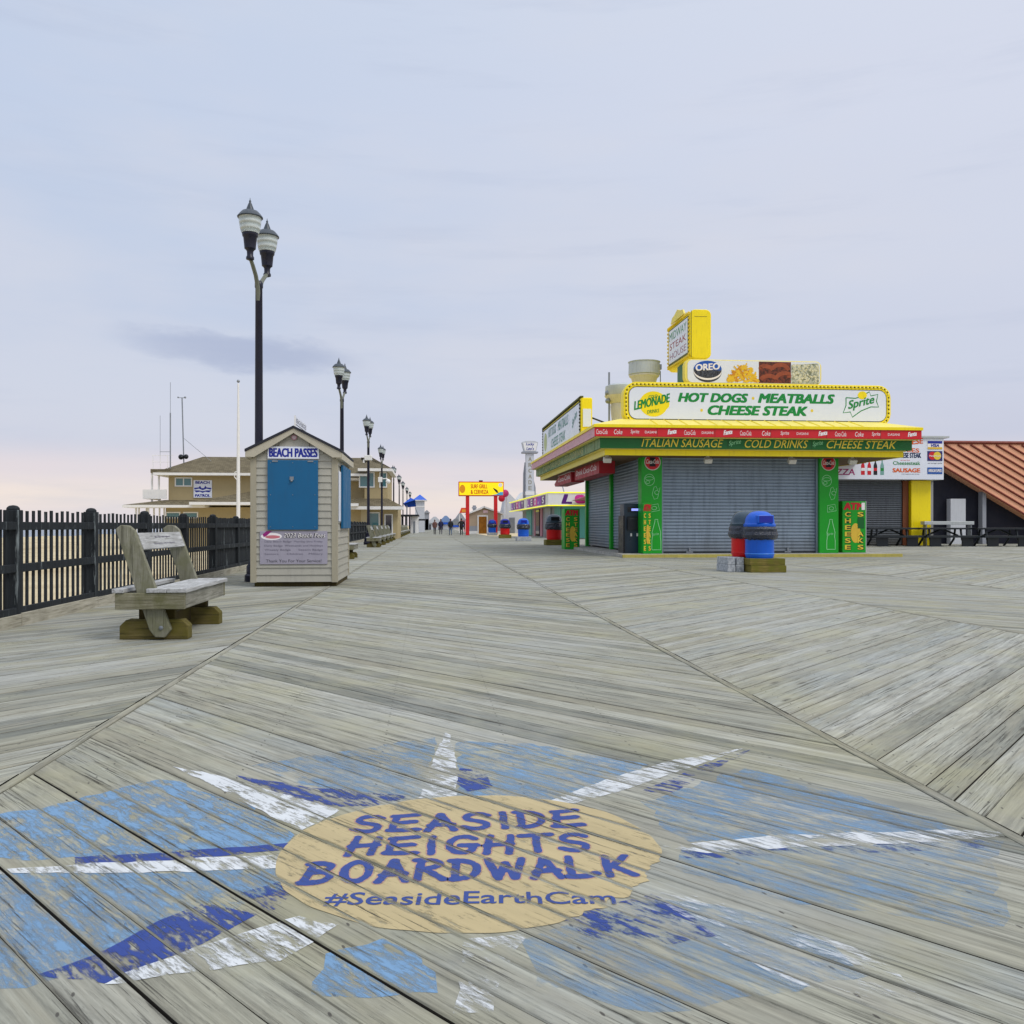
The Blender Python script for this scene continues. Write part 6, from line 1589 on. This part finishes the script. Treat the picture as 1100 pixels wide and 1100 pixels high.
MB().text('AMERICAN EXPRESS', (qx(991.5), yt-.016, qz(507.5)), (1,0,0),(0,0,1), qx(1005.5)-qx(991.5), .16, .02).build('card_lettering', M['wlet'], sgb)
MB().text('we accept cards', (qx(991), yt-.004, qz(499)), (1,0,0),(0,0,1), qx(1006)-qx(991), .09, .01).build('small_print', M['ink'], sgb)
# red awning of the stall showing behind the steak stand's canopy
MB().prism([(-.5-1.2, qz(500)),(-.52, qz(500)),(-.52, qz(486)),(-.9, qz(486))], qx(880), qx(914), 'x').build('red_awning', flat('dark_red_canvas', (112,26,34)), st)
# orange roofed building
OY = 49.0
ob_ = thing('orange_roof_building', 'dark fronted building with a seamed orange metal roof at the right edge', 'building', (XP(1050,OY), OY, 0))
ux_ = lambda px: XP(px,OY)-XP(1050,OY)
uz_ = lambda py: ZP(py, XP(1050,OY), OY)
rk = lambda px: 498+(px-1000)*.588          # line of the rake
MB().prism([(ux_(1002),-.1),(ux_(1114),-.1),(ux_(1114),uz_(rk(1114)-3)),(ux_(1006),uz_(rk(1006)-3))], .2, 6, 'y').build('wall', M['darkopen'], ob_)
MB().prism([(ux_(1000),uz_(498)),(ux_(1000),uz_(477)),(ux_(1104),uz_(477)),(ux_(1130),uz_(rk(1130)-21)),(ux_(1130),uz_(rk(1130)))], -.6, 6.3, 'y').build('roof', M['orange'], ob_)
m_ = MB()
for k in range(10):
    x0_, y0_ = 1000, 498-k*8
    if y0_ < 479: x0_ = 1000+(479-y0_)/.588; y0_ = 479
    x1_ = 1130 if k < 3 else 1104+26*(1-(k-3)/7*.9)
    m_.tube([(ux_(x0_), -.62, uz_(y0_)), (ux_(x1_), -.62, uz_(498-k*8+(x1_-1000)*.588))], .06, 5)
m_.tube([(ux_(1000), -.62, uz_(476.5)), (ux_(1104), -.62, uz_(476.5))], .1, 5)
m_.build('roof_seam', M['darkseam'], ob_)
MB().box(ux_(1018), ux_(1034), -.3, .1, 0, uz_(536)).build('side_panel', M['greyw'], ob_)
MB().box(ux_(1052), ux_(1056), -.3, .1, 0, uz_(528)).build('post', M['greym'], ob_)
# picnic tables
def picnic(label, px, Y, L):
    x = XP(px, Y); s = 1.2
    t = thing('picnic_table', label, 'picnic table', (x, Y, 0), 0, 'black picnic tables')
    H_ = .80*s; hs = .46*s
    m = MB()
    for k in range(5): m.box(-L/2, L/2, -.36*s+k*.148*s, -.36*s+k*.148*s+.135*s, H_-.09, H_)
    m.build('table_top', M['blackmetal'], t, bevel=.006)
    for sgn in (-1, 1):
        MB().box(-L/2, L/2, sgn*.74*s-.13*s, sgn*.74*s+.13*s, hs-.1, hs).build('seat', M['blackmetal'], t, bevel=.006)
    for xx in (-L*.3, L*.3):
        m = MB()
        for sgn in (-1, 1):
            m.tube([(xx, sgn*.2*s, H_-.05), (xx, sgn*.3*s, .3*s), (xx, sgn*.62*s, .02)], .06, 6)
        m.tube([(xx, -.8*s, hs-.06), (xx, .8*s, hs-.06)], .05, 6)
        m.box(xx-.32, xx+.32, -.9*s, -.55*s, 0, .03)
        m.build('frame', M['blackmetal'], t)
        MB().box(xx-.3, xx+.3, -.72*s, -.66*s, .03, hs-.1).build('end_plate', M['blackmetal'], t)
    MB().tube([(-L*.3, 0, hs), (0, 0, H_-.06), (L*.3, 0, hs)], .05, 6).build('brace', M['blackmetal'], t)
    return t
picnic('black picnic table just right of the box sign with missing letters', 955, 44.2, 2.7)
picnic('black picnic table in front of the yellow pillar', 1012, 44.0, 2.9)
picnic('black picnic table farthest right, beyond the yellow pillar', 1072, 43.6, 2.8)
ss = thing('steel_counter', 'low steel counter behind the picnic tables by the yellow pillar', 'counter', (XP(1010,45.1), 45.1, 0))
MB().box(-1.0, 1.8, -.2, .2, 1.12, 1.3).build('top', M['silver'], ss, bevel=.01)
MB().box(-.9, -.84, -.15, .15, 0, 1.117).box(1.64, 1.7, -.15, .15, 0, 1.117).build('leg', M['steel'], ss)

# ================================================================== LIGHT, SKY, CAMERA
SUN_EL, SUN_AZ = R(48), R(128)       # azimuth clockwise from +Y
w = bpy.data.worlds.new('World'); scene.world = w; w.use_nodes = True
nt = w.node_tree; nd = nt.nodes; lk = nt.links
bg = nd['Background']; bg.inputs['Strength'].default_value = 0.1
sky = nd.new('ShaderNodeTexSky'); sky.sky_type = 'NISHITA'; sky.sun_disc = False
sky.sun_elevation = SUN_EL; sky.sun_rotation = SUN_AZ; sky.air_density = 1.0; sky.dust_density = 2.0
tc = nd.new('ShaderNodeTexCoord'); sp = nd.new('ShaderNodeSeparateXYZ'); lk.new(tc.outputs['Generated'], sp.inputs[0])
rp = nd.new('ShaderNodeValToRGB'); lk.new(sp.outputs['Z'], rp.inputs[0]); rp.color_ramp.interpolation = 'EASE'
stops = [(0.0, (238,226,228)), (0.030, (250,235,225)), (0.058, (234,222,226)), (0.095, (203,207,226)), (0.17, (204,212,232)), (0.30, (212,220,238)), (0.42, (217,225,243)), (0.52, (219,228,245))]
e = rp.color_ramp.elements
vals = [(p, tuple(x for x in lin(c))) for p, c in stops] + [(0.72, (1.2, 1.24, 1.32)), (1.0, (2.1, 2.12, 2.17))]
while len(e) < len(vals): e.new(0.5)
for i, (p, c) in enumerate(vals): e[i].position = p; e[i].color = (*c, 1)
def wmath(op, a, b, clamp=False):
    n_ = nd.new('ShaderNodeMath'); n_.operation = op; n_.use_clamp = clamp
    for i, x in enumerate((a, b)):
        if hasattr(x, 'links'): lk.new(x, n_.inputs[i])
        else: n_.inputs[i].default_value = x
    return n_.outputs[0]
def wnoise(scale, loc, sc, detail=5, rough=.55):
    mp = nd.new('ShaderNodeMapping'); mp.inputs['Scale'].default_value = sc; mp.inputs['Location'].default_value = loc; lk.new(tc.outputs['Generated'], mp.inputs['Vector'])
    n_ = nd.new('ShaderNodeTexNoise'); n_.inputs['Scale'].default_value = scale; n_.inputs['Detail'].default_value = detail; n_.inputs['Roughness'].default_value = rough
    lk.new(mp.outputs[0], n_.inputs['Vector']); return n_.outputs[0]
def wdot0(v):
    n_ = nd.new('ShaderNodeVectorMath'); n_.operation = 'DOT_PRODUCT'; lk.new(tc.outputs['Generated'], n_.inputs[0]); n_.inputs[1].default_value = tuple(v); return n_.outputs['Value']
def wmix(f, a, b):
    m = nd.new('ShaderNodeMix'); m.data_type = 'RGBA'
    for i, x in ((0, f), (6, a), (7, b)):
        if hasattr(x, 'links'): lk.new(x, m.inputs[i])
        else: m.inputs[i].default_value = x if i == 0 else (*x, 1)
    return m.outputs[2]
def wrange(v, a, b, c, d):
    n_ = nd.new('ShaderNodeMapRange'); n_.clamp = True; n_.interpolation_type = 'SMOOTHSTEP'; lk.new(v, n_.inputs[0])
    for i, x in enumerate((a, b, c, d)): n_.inputs[i+1].default_value = x
    return n_.outputs[0]
col = rp.outputs[0]
el_ = wrange(sp.outputs['Z'], .05, .16, 0, 1); gx_ = wrange(wdot0(Vector((CS, -SN, 0))), -.5, .55, 0, 1); col = wmix(wmath('MULTIPLY', wmath('MULTIPLY', wmath('SUBTRACT', 1.0, gx_), .5), el_), col, lin((184,202,230))); col = wmix(wmath('MULTIPLY', wmath('MULTIPLY', gx_, .35), el_), col, lin((222,222,234)))
n1 = wnoise(1.6, (0.3, 0, 0), (1, 1, 3.5)); col = wmix(wrange(n1, .42, .68, 0, .6), col, lin((222,223,233)))
n2 = wnoise(3.2, (2.1, 1, 0), (1, 1, 9), 6, .6); col = wmix(wrange(n2, .5, .72, 0, .2), col, lin((178,190,216)))
# one darker streak of cloud above the hut
cd = Vector((*(Vector(W(268, 100))), EYE)); dirv = Vector((W(262,100)[0], W(262,100)[1], (HY-376)/F*100)).normalized()
rt = Vector((dirv.y, -dirv.x, 0)).normalized(); upv = rt.cross(dirv).normalized()
def wdot(v):
    n_ = nd.new('ShaderNodeVectorMath'); n_.operation = 'DOT_PRODUCT'; lk.new(tc.outputs['Generated'], n_.inputs[0]); n_.inputs[1].default_value = tuple(v); return n_.outputs['Value']
n3 = wnoise(9, (5, 2, 1), (1, 1, 3), 5, .6)
uu = wdot(rt); vv = wdot(upv); ff = wdot(dirv)
vv2 = wmath('ADD', wmath('ADD', vv, wmath('MULTIPLY', uu, .10)), wmath('MULTIPLY', wmath('SUBTRACT', n3, .5), .05))
dd = wmath('ADD', wmath('POWER', wmath('ABSOLUTE', wmath('DIVIDE', uu, .115), 0), 2), wmath('POWER', wmath('ABSOLUTE', wmath('DIVIDE', vv2, .018), 0), 2))
msk = wmath('MULTIPLY', wrange(dd, .05, 1.6, .55, 0), wrange(ff, 0, .5, 0, 1))
col = wmix(msk, col, lin((160,172,204)))
sc_ = nd.new('ShaderNodeMix'); sc_.data_type = 'RGBA'; sc_.blend_type = 'MULTIPLY'; sc_.inputs[0].default_value = 1; lk.new(col, sc_.inputs[6]); sc_.inputs[7].default_value = (10, 10, 10, 1)
fin = wmix(.92, sky.outputs[0], sc_.outputs[2])
lk.new(fin, bg.inputs['Color'])

sd = bpy.data.lights.new('sun', 'SUN'); sd.energy = 1.5; sd.angle = R(20); sd.color = (1.0, .95, .88)
so2 = bpy.data.objects.new('sun', sd); COL.objects.link(so2)
dv = Vector((math.sin(SUN_AZ)*math.cos(SUN_EL), math.cos(SUN_AZ)*math.cos(SUN_EL), math.sin(SUN_EL)))
so2.rotation_euler = dv.to_track_quat('Z', 'Y').to_euler()

cm = bpy.data.cameras.new('camera'); co = bpy.data.objects.new('camera', cm); COL.objects.link(co)
co.location = (0, 0, EYE); co.rotation_euler = (R(90), 0, -PSI)
cm.sensor_width = 36; cm.lens = 36*F/1100; cm.shift_y = (HY-550)/1100
cm.clip_start = 0.05; cm.clip_end = 8000
scene.camera = co
scene.view_settings.view_transform = 'Standard'; scene.view_settings.look = 'None'; scene.view_settings.exposure = 0; scene.view_settings.gamma = 1
scene.render.resolution_x = scene.render.resolution_y = 1024
scene.cycles.max_bounces = 6; scene.cycles.transparent_max_bounces = 24
